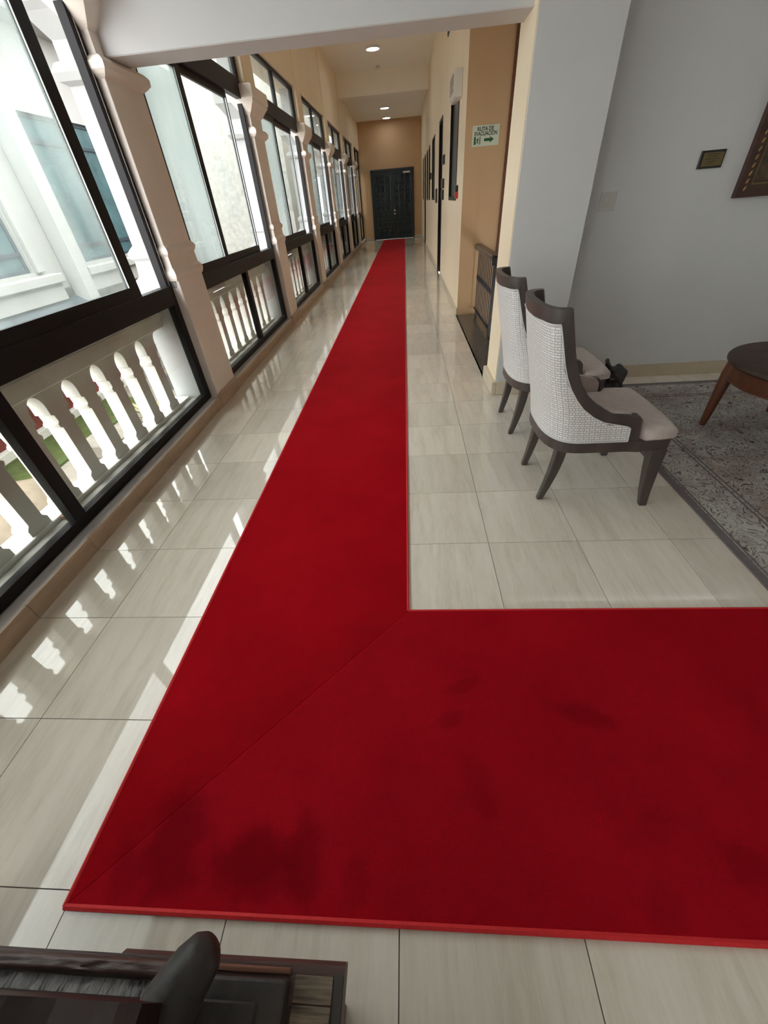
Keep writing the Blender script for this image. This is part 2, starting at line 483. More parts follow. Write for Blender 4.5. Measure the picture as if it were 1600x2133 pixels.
M['tile'] = tile_material()
M['bb_tan'] = baseboard_material()
M['bb_lounge'] = mat('beige_lounge_baseboard', (0.52, 0.44, 0.325), 0.4, 0.08, 5.0)
M['bb_pale'] = mat('pale_cream_baseboard', (0.62, 0.54, 0.42), 0.35, 0.06, 5.0)
M['rug'] = rug_material()
M['rug_edge'] = mat('grey_rug_binding', (0.155, 0.135, 0.135), 0.95, 0.1, 30, 0.2, 200)
M['weave'] = weave_material()
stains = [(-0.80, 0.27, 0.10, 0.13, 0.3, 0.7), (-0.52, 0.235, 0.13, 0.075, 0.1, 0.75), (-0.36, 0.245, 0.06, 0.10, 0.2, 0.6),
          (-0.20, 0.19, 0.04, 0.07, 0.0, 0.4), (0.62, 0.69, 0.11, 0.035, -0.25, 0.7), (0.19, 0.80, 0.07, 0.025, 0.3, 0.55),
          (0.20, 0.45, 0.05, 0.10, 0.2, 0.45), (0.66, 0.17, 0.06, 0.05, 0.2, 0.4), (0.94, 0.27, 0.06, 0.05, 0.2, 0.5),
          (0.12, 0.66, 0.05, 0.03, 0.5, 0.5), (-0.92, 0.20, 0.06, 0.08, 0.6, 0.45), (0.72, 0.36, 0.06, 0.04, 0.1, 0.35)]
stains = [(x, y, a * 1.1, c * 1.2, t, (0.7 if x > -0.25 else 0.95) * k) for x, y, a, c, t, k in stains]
M['carpet_a'] = carpet_material('red_carpet_pile_lengthwise', (0.27, 0.0022, 0.006), (0.39, 0.004, 0.010), [q for q in stains if q[0] < -0.3])
M['carpet_b'] = carpet_material('red_carpet_pile_crosswise', (0.29, 0.003, 0.008), (0.415, 0.006, 0.014), stains)  # pile-direction shading put into a slightly lighter base red
M['carpet_edge'] = mat('bright_red_binding', (0.62, 0.015, 0.02), 0.7, 0.1, 60)

# ------------------------------------------------------------------ the setting: floor
OX, OY, T, G = -1.5682, 0.6527, 0.5, 0.0016
XL = -1.965          # face of the left kerb
XR = 0.82            # corridor's right wall
YE = 23.8            # end wall
floor = struct(bx('floor', M['grout'], -2.0, 5.2, -3.9, 4.08, -0.14, -0.004))
bx('slab', M['grout'], -2.0, XR + 0.02, 4.08, YE + 0.05, -0.14, -0.004, floor)
tile_cache = {}


def tile(x0, x1, y0, y1):
    w, h = round(x1 - x0, 3), round(y1 - y0, 3)
    if w < 0.02 or h < 0.02:
        return
    if (w, h) not in tile_cache:
        b = BM(); box(b, -w / 2 + G, w / 2 - G, -h / 2 + G, h / 2 - G, -0.0045, 0)
        o = obj('tile', b, M['tile'], floor)
        tile_cache[(w, h)] = o.data
    else:
        o = bpy.data.objects.new('tile', tile_cache[(w, h)])
        COL.objects.link(o); o.parent = floor
    o.location = ((x0 + x1) / 2, (y0 + y1) / 2, 0)


far = BM()
for j in range(-3, 47):
    y0 = OY + (j - 1) * T; y1 = y0 + T
    for i in range(-1, 13):
        x0 = OX + i * T; x1 = x0 + T
        xm = XR if y0 > 4.1 else 5.0
        if y0 < 4.27 and y1 > 3.78 and x0 > 0.8:
            if y0 > 4.05: continue
        a0, a1 = max(x0, XL - 0.015), min(x1, xm)
        b0, b1 = y0, min(y1, YE)
        if y0 < 4.06 and y1 > 4.06 and x0 > 0.9: b1 = 4.06
        if a1 - a0 < 0.02 or b1 - b0 < 0.02: continue
        if y0 < 11.6:
            if x1 > 3.6 or (y0 < -0.4 and (x0 > 1.6)): 
                box(far, a0 + G, a1 - G, b0 + G, b1 - G, -0.0045, 0)
            else:
                tile(a0, a1, b0, b1)
        else:
            box(far, a0 + G, a1 - G, b0 + G, b1 - G, -0.0045, 0)
tag(obj('tile_field', far, M['tile'], floor), None, kind='stuff')
# stairwell landing and flight
landing = struct(bx('floor_landing', M['granite'], XR - 0.02, 1.16, 4.25, 7.15, -0.15, 0.0))
for k in range(7):
    bx('step', M['granite'], 1.16 + k * 0.28, 1.16 + (k + 1) * 0.28, 4.28, 7.15, -1.4, -0.17 * (k + 1), landing)

# ------------------------------------------------------------------ walls
b = BM()
box(b, -2.46, -1.98, -4.0, YE, -0.30, 0.105)                     # kerb below the windows
wl = struct(obj('wall_left', b, M['sill']))
bx('upper_wall', M['cream'], -2.42, -2.0, -4.0, YE, 3.335, 4.75, wl)
bx('outer_ledge', M['ledge'], -2.27, -2.115, -4.0, YE, 0.100, 0.112, wl)

openings = [(8.02, 9.30, 1.49, 2.78), (11.10, 12.05, 0.0, 2.82), (13.72, 14.95, 1.47, 2.78), (16.2, 16.9, 1.46, 2.77),
            (17.55, 18.4, 1.45, 2.77), (19.3, 20.2, 0.0, 2.76), (21.2, 21.9, 1.45, 2.77)]
b = BM()
yc = 7.15
for (a, c, z0, z1) in openings:
    box(b, XR, XR + 0.22, yc, a, 0, 4.75)
    box(b, XR, XR + 0.22, a, c, z1, 4.75)
    if z0 > 0: box(b, XR, XR + 0.22, a, c, 0, z0)
    yc = c
box(b, XR, XR + 0.22, yc, YE + 0.2, 0, 4.75)
wr = struct(obj('wall_right', b, M['cream']))
ws = BM()
box(ws, XR + 0.22, 3.2, 7.15, 7.37, -1.5, 4.75)
box(ws, 3.2, 3.4, 4.08, 7.37, -1.5, 4.75)
struct(obj('wall_stairwell', ws, M['tan']))
bx('tan_return', M['tan'], XR + 0.001, XR + 0.22, 7.143, 7.152, 0, 4.6, wr)  # thin darker sheet, paints shade onto the end face of the right wall
struct(bx('wall_end', M['tan'], -2.5, 1.2, YE, YE + 0.2, 0, 4.75))  # darkness of the corridor's far end is put into this wall colour
pil = struct(bx('wall_pillar', M['white_wall'], 0.845, 1.39, 3.80, 4.27, 0, 4.7, bevel=0.004))
bx('cream_face', M['cream'], 0.838, 0.8455, 3.803, 4.268, 0.0, 4.7, pil)
struct(bx('wall_lounge', M['white_wall'], 1.385, 5.2, 4.07, 4.27, 0, 4.7))
struct(bx('wall_lounge_side', M['pale_wall'], 5.0, 5.2, -4.0, 4.08, 0, 4.0))
struct(bx('wall_rear', M['pale_wall'], -2.5, 5.2, -4.2, -3.9, 0, 4.0))
b = BM()
box(b, -2.3, XR + 0.02, 4.1, 17.4, 4.6, 4.75)
box(b, -2.3, XR + 0.02, 17.4, YE, 4.27, 4.75)
box(b, XR, 3.4, 4.1, 7.4, 4.6, 4.75)
co_ = struct(obj('ceiling', b, M['ceil']))
struct(bx('ceiling_lounge', M['pale_wall'], -2.5, 5.2, -4.2, 4.0, 3.55, 3.7))
struct(bx('trim_1', M['white_wall'], -2.0, 0.85, 3.90, 4.19, 2.455, 4.7, bevel=0.006))
struct(bx('trim_2', M['ceil'], -2.0, XR, 17.35, 17.68, 4.10, 4.62, bevel=0.01))

# ------------------------------------------------------------------ baseboards
bl = struct(empty('baseboard_left'))
y = OY - 9 * T
cuts = []
while y < YE:
    cuts.append(y); y += T
cols_c = [-0.51] + [4.055 + 3.37 * k for k in range(6)]
for y in cuts:
    if y < -1.0: continue
    bx('baseboard_tile', M['bb_tan'], XL - 0.016, XL, y + 0.0015, min(y + T, YE) - 0.0015, 0, 0.108, bl)
br_ = struct(empty('baseboard_right'))
yy = 7.15
segs = []
for (a, c, z0, z1) in openings:
    if z0 == 0:
        segs.append((yy, a)); yy = c
segs.append((yy, YE))
for (a, c) in segs:
    bx('baseboard_strip', M['bb_pale'], XR - 0.016, XR + 0.002, a, c, 0, 0.105, br_)
bp_ = struct(empty('baseboard_pillar'))
bx('baseboard_strip', M['bb_pale'], 0.80, 0.8445, 3.765, 4.27, 0, 0.125, bp_, bevel=0.006)
bx('baseboard_strip', M['bb_pale'], 0.845, 1.40, 3.765, 3.80, 0, 0.125, bp_, bevel=0.006)
bb = struct(empty('baseboard_lounge'))
xx = 1.39
while xx < 4.95:
    x2 = min(xx + 0.5, 5.0)
    bx('baseboard_tile', M['bb_lounge'], xx + 0.001, x2 - 0.001, 4.052, 4.071, 0, 0.118, bb)
    xx = x2
be = struct(empty('baseboard_end'))
bx('baseboard_strip', M['bb_pale'], -1.95, -1.58, YE - 0.016, YE + 0.002, 0, 0.105, be)
bx('baseboard_strip', M['bb_pale'], 0.47, XR, YE - 0.016, YE + 0.002, 0, 0.105, be)

# ------------------------------------------------------------------ columns between the windows
FX = -2.05           # front of the window frames


def ringbox(bm, x0, x1, y0, y1, prof):
    """square moulding: prof = list of (overhang, z)"""
    rings = [[(x0 - o, y0 - o, z), (x1 + o, y0 - o, z), (x1 + o, y1 + o, z), (x0 - o, y1 + o, z)] for o, z in prof]
    loft(bm, rings)


def make_column(yc, label, group=None):
    t = empty('column', (0, yc, 0))
    tag(t, label, 'column', group)
    h = 0.25
    p = M['column_in']; w = M['column_out']
    bx('pedestal', p, -2.09, -1.978, -h, h, 0.0, 1.16, t, bevel=0.003)
    bx('column_skirting', M['bb_tan'], -1.982, -1.955, -h - 0.012, h + 0.012, 0.0, 0.135, t, bevel=0.004)
    bb_ = BM(); ringbox(bb_, -2.09, -2.0, -h, h, [(0.022, 1.155), (0.03, 1.175), (0.036, 1.20), (0.03, 1.225), (0.012, 1.25), (0.008, 1.33), (0.024, 1.35), (0.028, 1.37), (0.02, 1.39), (0.0, 1.41)])
    obj('base_moulding', bb_, p, t)
    bx('shaft', p, -2.09, -2.0, -h, h, 1.40, 2.36, t, bevel=0.003)
    bb_ = BM(); ringbox(bb_, -2.09, -2.0, -h, h, [(0.0, 2.345), (0.03, 2.365), (0.052, 2.385), (0.055, 2.42), (0.03, 2.445), (0.0, 2.46), (0.0, 2.56), (0.03, 2.59), (0.075, 2.65), (0.10, 2.68), (0.10, 2.70), (0.115, 2.71), (0.115, 2.82), (0.09, 2.835), (0.0, 2.84)])
    obj('capital', bb_, p, t)
    bx('impost', M['cream'], -2.09, -1.985, -h + 0.005, h - 0.005, 2.83, 4.6 if yc > 4.2 else 3.55, t, bevel=0.003)
    # outdoor half, painted white
    bx('outer_pedestal', w, -2.42, -2.09, -h, h, -0.25, 1.10, t, bevel=0.004)
    bb_ = BM(); ringbox(bb_, -2.31, -2.09, -0.175, 0.175, [(0.07, 1.09), (0.08, 1.11), (0.085, 1.15), (0.05, 1.18), (0.03, 1.20), (0.02, 1.31), (0.04, 1.33), (0.045, 1.37), (0.02, 1.40), (0.0, 1.42), (0.0, 2.34), (0.04, 2.36), (0.06, 2.40), (0.03, 2.45), (0.0, 2.46), (0.0, 2.55), (0.08, 2.66), (0.11, 2.69), (0.115, 2.82), (0.0, 2.84), (0.0, 3.35)])
    obj('outer_shaft', bb_, w, t)
    return t


make_column(cols_c[1], 'beige moulded column joining the end of the white beam', 'columns between the windows')
make_column(cols_c[0], 'beige moulded column beside the window nearest the armchairs', 'columns between the windows')
for k in range(2, 7):
    make_column(cols_c[k], 'beige moulded column, %s one past the white beam' % ('first', 'second', 'third', 'fourth', 'fifth')[k - 2], 'columns between the windows')

# ------------------------------------------------------------------ windows
FB = -2.115


def bar(name, y0, y1, z0, z1, parent, x0=FB, x1=FX, m=None, bevel=0.004):
    return bx(name, m or M['bronze'], x0, x1, y0, y1, z0, z1, parent, bevel=bevel)


def sash(win, y0, y1, z0, z1, x0, x1, wl_, wr_, glass):
    b = BM()
    for a in ((y0, y0 + wl_, z0, z1), (y1 - wr_, y1, z0, z1), (y0 + wl_, y1 - wr_, z0, z0 + 0.075), (y0 + wl_, y1 - wr_, z1 - 0.06, z1)):
        box(b, x0, x1, *a)
    s = obj('sash', b, M['bronze'], win)
    xm = (x0 + x1) / 2
    bx('pane', glass, xm - 0.003, xm + 0.003, y0 + wl_ - 0.004, y1 - wr_ + 0.004, z0 + 0.071, z1 - 0.056, s)
    b = BM()                                           # pale glazing bead beside the free stile
    box(b, x1 - 0.004, x1 + 0.002, y1 - wr_ - 0.006, y1 - wr_, z0 + 0.075, z1 - 0.06)
    obj('glazing_bead', b, M['alu'], s)


def make_window(n, ya, yb, sashes):
    w = struct(empty('window_%d' % n))
    zs, zt, z2, zh = 0.112, 0.985, 2.70, 3.335
    mid = (ya + yb) / 2
    bar('jamb', ya, ya + 0.085, zs, zh, w); bar('jamb', yb - 0.085, yb, zs, zh, w)
    b = BM(); box(b, FX - 0.012, FX + 0.004, yb - 0.050, yb - 0.042, 1.126, z2 - 0.001)
    obj('track_strip', b, M['alu'], w)
    bar('sill_rail', ya + 0.065, yb - 0.065, zs, 0.178, w)
    bar('transom', ya + 0.065, yb - 0.065, zt, 1.125, w, x1=FX + 0.012)
    bar('transom', ya + 0.065, yb - 0.065, z2, 2.885, w, x1=FX + 0.012)
    bar('head_rail', ya + 0.065, yb - 0.065, 3.285, zh, w)
    bar('mullion', mid - 0.045, mid + 0.045, 0.178, zt, w)
    bar('mullion', mid - 0.016, mid + 0.016, 2.885, 3.285, w)
    xm = (FX + FB) / 2
    for (a, c) in ((ya + 0.065, mid - 0.045), (mid + 0.045, yb - 0.065)):
        bx('pane', M['glass_low'], xm - 0.003, xm + 0.003, a, c, 0.178, zt, w)
    for (a, c) in ((ya + 0.065, mid - 0.016), (mid + 0.016, yb - 0.065)):
        bx('pane', M['glass_clear'], xm - 0.003, xm + 0.003, a, c, 2.885, 3.285, w)
    for (a, c, front, wl_, wr_, gl) in sashes:
        x0, x1 = (FX - 0.026, FX + 0.004) if front else (FX - 0.060, FX - 0.030)
        sash(w, a, c, 1.125, z2, x0, x1, wl_, wr_, gl)
    return w


H_, C_, D_ = M['glass_haze'], M['glass_clear'], M['glass_half']
make_window(1, cols_c[0] + 0.25, cols_c[1] - 0.25, [(-0.20, 1.62, False, 0.06, 0.06, H_), (1.50, 3.305, True, 0.06, 0.115, D_)])
for k in range(1, 6):
    ya, yb = cols_c[k] + 0.25, cols_c[k + 1] - 0.25
    make_window(k + 1, ya, yb, [(ya + 0.06, ya + 0.97, True, 0.06, 0.11, H_), (ya + 0.90, ya + 2.29, False, 0.06, 0.045, C_)])
ya = cols_c[6] + 0.25
make_window(7, ya, YE, [(ya + 0.06, ya + 1.5, True, 0.06, 0.1, H_)])
make_window(8, -3.9, cols_c[0] - 0.25, [(-3.84, -2.3, True, 0.06, 0.1, D_), (-2.4, -0.83, False, 0.06, 0.06, D_)])

# ------------------------------------------------------------------ right wall doors and windows
wn, dn = 9, 2
for (a, c, z0, z1) in openings:
    if z0 == 0:
        w = struct(empty('door_%d' % dn)); dn += 1
        for (p0, p1) in ((a, a + 0.06), (c - 0.06, c)):
            bx('door_jamb', M['bronze'], XR - 0.012, XR + 0.12, p0, p1, 0, z1, w, bevel=0.003)
        bx('door_head', M['bronze'], XR - 0.012, XR + 0.12, a + 0.06, c - 0.06, z1 - 0.06, z1, w)
        lf = bx('door_leaf', M['door'], XR + 0.05, XR + 0.09, a + 0.06, c - 0.06, 0.0, z1 - 0.06, w)
        b = BM(); lathe(b, [(0.012, 0), (0.012, 0.03), (0.028, 0.035), (0.03, 0.055), (0.015, 0.065)], 0, 0, 12)
        kn = obj('door_knob', b, M['bronze'], lf, smooth=True)
        kn.matrix_local = Matrix.Translation((XR + 0.05, c - 0.13, 1.02)) @ Matrix.Rotation(-math.pi / 2, 4, 'Y')
    else:
        w = struct(empty('window_%d' % wn)); wn += 1
        b = BM()
        for q in ((a, a + 0.05, z0, z1), (c - 0.05, c, z0, z1), (a + 0.05, c - 0.05, z0, z0 + 0.05), (a + 0.05, c - 0.05, z1 - 0.05, z1)):
            box(b, XR - 0.008, XR + 0.10, *q)
        obj('window_frame', b, M['bronze'], w)
        bx('pane', M['darkglass'], XR + 0.03, XR + 0.038, a + 0.05, c - 0.05, z0 + 0.05, z1 - 0.05, w)

# end double door, panelled
dr = struct(empty('door_1'))
X0, X1, ZT = -1.55, 0.455, 2.65
for (p0, p1, z0, z1) in ((X0, X0 + 0.07, 0, ZT), (X1 - 0.07, X1, 0, ZT), (X0 + 0.07, X1 - 0.07, ZT - 0.08, ZT)):
    bx('door_frame', M['door'], p0, p1, YE - 0.07, YE + 0.01, z0, z1, dr, bevel=0.004)
xm = (X0 + X1) / 2
for (p0, p1, side) in ((X0 + 0.072, xm - 0.002, 1), (xm + 0.002, X1 - 0.072, -1)):
    lf = bx('door_leaf', M['door'], p0, p1, YE - 0.05, YE - 0.008, 0.012, ZT - 0.083, dr)
    w = (p1 - p0 - 0.12) / 3
    for c in range(3):
        for q in range(7):
            xa = p0 + 0.06 + c * w + 0.025; xb = p0 + 0.06 + (c + 1) * w - 0.025
            za = 0.14 + q * 0.335; zb = za + 0.285
            b = BM()
            ym = YE - 0.05
            prof = [(0, ym), (0.012, ym - 0.014), (0.045, ym - 0.008), (0.085, ym - 0.05)]
            rings = [[(xa + o, yq, za + o), (xb - o, yq, za + o), (xb - o, yq, zb - o), (xa + o, yq, zb - o)] for o, yq in prof]
            loft(b, rings)
            obj('raised_panel', b, M['door'], lf)
    for zz in ((1.13, 1.0) if side == -1 else ()):
        b = BM(); lathe(b, [(0.025, 0), (0.025, 0.02), (0.035, 0.03), (0.035, 0.05), (0.012, 0.06)], 0, 0, 12)
        kn = obj('door_knob', b, M['steel'], lf, smooth=True)
        kn.matrix_local = Matrix.Translation((p0 + 0.06, YE - 0.05, zz)) @ Matrix.Rotation(math.pi / 2, 4, 'X')
    if side == -1:
        bx('door_closer', M['steel'], p1 - 0.42, p1 - 0.10, YE - 0.11, YE - 0.05, 2.46, 2.52, lf, bevel=0.006)

# ------------------------------------------------------------------ stairwell opening: wood jamb and railing
struct(bx('trim_3', M['jamb_wood'], 1.365, 1.52, 7.10, 7.152, 0.0, 4.55))
rl = tag(empty('stair_railing', (1.10, 6.4, 0)), 'black iron stair railing with dark wooden handrail at the granite landing', 'railing')
bx('handrail', M['rail_wood'], -0.055, 0.055, -0.70, 0.75, 0.90, 0.965, rl, bevel=0.012, segs=2)
bx('rail_end_cap', M['black'], -0.05, 0.05, -0.735, -0.70, 0.86, 0.95, rl, bevel=0.008)
bx('bottom_bar', M['iron'], -0.012, 0.012, -0.70, 0.75, 0.085, 0.105, rl)
bx('rail_post', M['iron'], -0.02, 0.02, -0.72, -0.68, 0.0, 0.90, rl)
bx('rail_foot', M['iron'], -0.014, 0.014, 0.55, 0.58, 0.0, 0.09, rl)
for k in range(11):
    yk = -0.60 + k * 0.125
    b = BM()
    tube(b, [(0, yk, 0.10), (0, yk, 0.50), (0, yk, 0.52), (0, yk, 0.545), (0, yk, 0.57), (0, yk, 0.59), (0, yk, 0.905)], [0.007, 0.007, 0.011, 0.016, 0.011, 0.007, 0.007], 6)
    obj('baluster_rod', b, M['iron'], rl)

# ------------------------------------------------------------------ red carpet
car = tag(empty('red_carpet', (0, 0, 0)), 'long red carpet runner turning a corner on the tile floor', 'carpet')
cx0, cx1, cy0, cy1, ct = -1.068, -0.036, 0.116, 1.174, 0.012
ye = 23.3
b = BM(); prism(b, [(cx0, cy0), (cx1, cy1), (cx1, ye), (cx0, ye)], 2, 0.0, ct)
obj('carpet_panel', b, M['carpet_a'], car)
b = BM(); prism(b, [(cx0 + 0.002, cy0), (3.4, cy0 - 0.004), (3.4, cy1), (cx1 + 0.002, cy1)], 2, 0.0, ct)
obj('carpet_panel', b, M['carpet_b'], car)
b = BM(); tube(b, [(cx0, ye, 0.008), (cx0, cy0, 0.008)], 0.0075, 6)
tube(b, [(cx0, cy0, 0.008), (0.9, cy0 - 0.002, 0.008), (3.4, cy0 - 0.004, 0.008)], 0.0085, 6)
obj('edge_binding', b, M['carpet_edge'], car, smooth=True)
b = BM(); tube(b, [(cx1, ye, 0.008), (cx1, cy1, 0.008)], 0.0065, 6)
tube(b, [(cx1, cy1, 0.008), (3.4, cy1, 0.008)], 0.0065, 6)
obj('edge_binding', b, M['carpet_edge'], car, smooth=True)

# ------------------------------------------------------------------ armless barrel-back chairs
def interp(tab, z):
    for (z0, a), (z1, c) in zip(tab, tab[1:]):
        if z <= z1:
            return a + (c - a) * max(0, (z - z0)) / (z1 - z0)
    return tab[-1][1]


FE = [(0.41, 0.455), (0.395, 0.575), (0.372, 0.600), (0.232, 0.614), (0.136, 0.672), (0.080, 0.720), (0.037, 0.778), (0.000, 0.855), (-0.027, 0.935), (-0.045, 1.00), (-0.060, 1.057), (-0.080, 1.132)]
BE = [(0.345, 0.455), (0.340, 0.530), (0.335, 0.542), (0.222, 0.555), (0.135, 0.598), (0.070, 0.645), (0.022, 0.700), (-0.030, 0.775), (-0.064, 0.850), (-0.088, 0.930), (-0.110, 1.010), (-0.130, 1.075)]
bz = sorted((z, x) for x, z in BE)
fz = sorted((z, x) for x, z in FE)


def half_w(z):
    return 0.305 - 0.045 * (z - 0.45) / 0.68


def xc(z):
    return -0.070 - 0.135 * (z - 0.45) / 0.68


def plan(z, xf, off=0.0, n=10, e=0.72):
    """plan curve of the shell at height z from the near wing round the back to the far wing"""
    W, c0 = half_w(z) + off, xc(z) - off
    D = max(0.03, min(0.20, xf - c0))
    pts = []
    ns = 5
    for k in range(ns):
        pts.append((xf + (c0 + D - xf) * k / ns, -W, z))
    for k in range(2 * n + 1):
        th = math.pi / 2 * (k / n - 1)
        s = math.copysign(abs(math.sin(th)) ** e, th)
        pts.append((c0 + D * (1 - max(0.0, math.cos(th)) ** e), W * s, z))
    for k in range(1, ns + 1):
        pts.append((c0 + D + (xf - c0 - D) * k / ns, W, z))
    return pts


def shell(bm, zs, xf_of, off_o, off_i, uv=None):
    outer = [plan(z, xf_of(z), off_o) for z in zs]
    inner = [plan(z, xf_of(z), off_i) for z in zs]
    vo = [[bm.verts.new(p) for p in row] for row in outer]
    vi = [[bm.verts.new(p) for p in row] for row in inner]
    n = len(vo[0])
    for i in range(len(zs) - 1):
        for j in range(n - 1):
            bm.faces.new((vo[i][j], vo[i][j + 1], vo[i + 1][j + 1], vo[i + 1][j]))
            bm.faces.new((vi[i][j], vi[i + 1][j], vi[i + 1][j + 1], vi[i][j + 1]))
        for j in (0, n - 1):
            bm.faces.new((vo[i][j], vo[i + 1][j], vi[i + 1][j], vi[i][j]))
    for i in (0, len(zs) - 1):
        for j in range(n - 1):
            bm.faces.new((vo[i][j], vi[i][j], vi[i][j + 1], vo[i][j + 1]))
    if uv:
        lay = bm.loops.layers.uv.new('UVMap')
        arc = {}
        for row in vo + vi:
            mid = len(row) // 2
            s = 0.0
            arc[row[mid]] = 0.0
            for k in range(mid + 1, len(row)):
                s += (row[k].co - row[k - 1].co).length; arc[row[k]] = s
            s = 0.0
            for k in range(mid - 1, -1, -1):
                s -= (row[k].co - row[k + 1].co).length; arc[row[k]] = s
        for fc in bm.faces:
            for lp in fc.loops:
                lp[lay].uv = (arc[lp.vert] + 5, lp.vert.co.z + 5)
    return outer


def make_chair():
    t = empty('upholstered_chair')
    zs = [0.455, 0.50, 0.53, 0.545, 0.57, 0.60, 0.65, 0.70, 0.76, 0.82, 0.88, 0.95, 1.01, 1.068]
    b = BM()
    outer = shell(b, zs, lambda z: interp(bz, z) + 0.004, 0.0, -0.012, uv=True)
    bk = obj('back_fabric', b, M['weave'], t, smooth=True, auto=50)
    # cord along the edge of the woven back
    b = BM()
    edge = outer[0][:]
    left = [row[0] for row in outer]; right = [row[-1] for row in outer]; top = outer[-1]
    loop = left[::-1] + outer[0] + right + top[::-1]
    tube(b, [(p[0], p[1] * 1.004, p[2]) for p in loop], 0.0045, 5)
    obj('piping', b, M['piping'], bk, smooth=True)
    # inner upholstery
    b = BM()
    shell(b, zs[1:-1] + [1.05], lambda z: interp(fz, z) - 0.02, -0.016, -0.045)
    obj('inner_back', b, M['seat'], t, smooth=True)
    # wooden wing frame each side
    for sgn in (-1, 1):
        b = BM()
        rows = []
        for (fx, fzz), (qx, qz) in zip(FE, BE):
            wo_f, wo_b = half_w(fzz) + 0.004, half_w(qz) + 0.004
            rows.append([(fx, sgn * wo_f, fzz), (fx, sgn * (wo_f - 0.042), fzz), (qx, sgn * (wo_b - 0.042), qz), (qx, sgn * wo_b, qz)])
        loft(b, rows)
        obj('wing_frame', b, M['dark_wood'], t, bevel=0.004)
    b = BM()
    zt = [1.066, 1.10, 1.134]
    shell(b, zt, lambda z: interp(fz, z) + (0.0 if z > 1.1 else -0.02), 0.005, -0.036)
    obj('top_rail', b, M['dark_wood'], t, smooth=True, auto=50)
    # seat rail
    def outline(off, xfr):
        pts = [(xfr, -0.285 - off), (0.42, -0.312 - off)]
        for p in plan(0.45, 0.36, off - 0.002):
            pts.append(p[:2])
        pts += [(0.42, 0.312 + off), (xfr, 0.285 + off)]
        return pts
    b = BM()
    prism(b, outline(0.002, 0.592), 2, 0.388, 0.456)
    obj('seat_rail', b, M['dark_wood'], t)
    # cushion
    b = BM()
    o0 = outline(-0.028, 0.60)
    o0 = [(x if x < 0.40 else x + 0.0, y) for x, y in o0]
    front = [(0.445, -0.316), (0.52, -0.310), (0.59, -0.300), (0.612, -0.285), (0.620, -0.22), (0.626, -0.1), (0.628, 0.0), (0.626, 0.1), (0.620, 0.22), (0.612, 0.285), (0.59, 0.300), (0.52, 0.310), (0.445, 0.316)]
    back = [(p[0], p[1]) for p in plan(0.45, 0.40, -0.05)]
    ol = front + back[::-1]
    cxm = 0.29
    rings = []
    for s, z in ((0.985, 0.457), (1.0, 0.466), (1.003, 0.485), (0.992, 0.503), (0.95, 0.517), (0.85, 0.527), (0.62, 0.537), (0.3, 0.542), (0.04, 0.543)):
        rings.append([(cxm + (x - cxm) * s, y * s, z) for x, y in ol])
    loft(b, rings)
    cu = obj('seat_cushion', b, M['seat'], t, smooth=True, auto=70)
    b = BM(); tube(b, [(x * 1.0, y, 0.464) for x, y in front], 0.004, 5)
    obj('cushion_piping', b, M['seat'], cu, smooth=True)
    # legs
    for sgn in (-1, 1):
        b = BM()
        rings = []
        for (x, y_, z, w) in ((0.035, 0.222, 0.395, 0.031), (0.030, 0.220, 0.30, 0.029), (0.018, 0.216, 0.20, 0.026), (0.0, 0.212, 0.10, 0.022), (-0.022, 0.208, 0.0, 0.018)):
            rings.append([(x + a * w, sgn * y_ + c * w * 0.9, z) for a, c in ((-1, -1), (1, -1), (1, 1), (-1, 1))])
        loft(b, rings)
        obj('leg', b, M['dark_wood'], t, bevel=0.004)
    for sgn in (-1, 1):
        b = BM()
        rings = []
        for (x, y_, z, w) in ((0.545, 0.272, 0.392, 0.044), (0.552, 0.280, 0.25, 0.036), (0.565, 0.290, 0.10, 0.028), (0.578, 0.300, 0.0, 0.022)):
            rings.append([(x + a * w, sgn * y_ + c * w * 0.75, z) for a, c in ((-1, -1), (1, -1), (1, 1), (-1, 1))])
        loft(b, rings)
        obj('leg', b, M['dark_wood'], t, bevel=0.004)
    return t


ch = make_chair()
ch.location = (0.845, 2.27, 0)
tag(ch, 'white woven barrel-back chair with taupe seat standing farther from the pillar', 'chair', 'barrel-back chairs')
ch2 = copy_tree(ch)
ch2.location = (0.845, 3.165, 0)
tag(ch2, 'white woven barrel-back chair beside the pillar, black bag at its seat', 'chair', 'barrel-back chairs')

# black bag at the front of the far chair
def blob(bm, c, s, seed, amp=0.22, sub=3):
    rnd = random.Random(seed)
    ret = bmesh.ops.create_icosphere(bm, subdivisions=sub, radius=1.0)
    ph = [(rnd.uniform(1.5, 4), rnd.uniform(0, 6), rnd.uniform(1.5, 4), rnd.uniform(0, 6), rnd.uniform(2, 5), rnd.uniform(0, 6)) for _ in range(3)]
    for v in ret['verts']:
        k = 1 + amp * sum(math.sin(a * v.co.x + b_) * math.sin(c_ * v.co.y + d_) * math.cos(e_ * v.co.z + f_) for a, b_, c_, d_, e_, f_ in ph) / 1.6
        v.co = Vector((c[0] + v.co.x * s[0] * k, c[1] + v.co.y * s[1] * k, c[2] + v.co.z * s[2] * k))


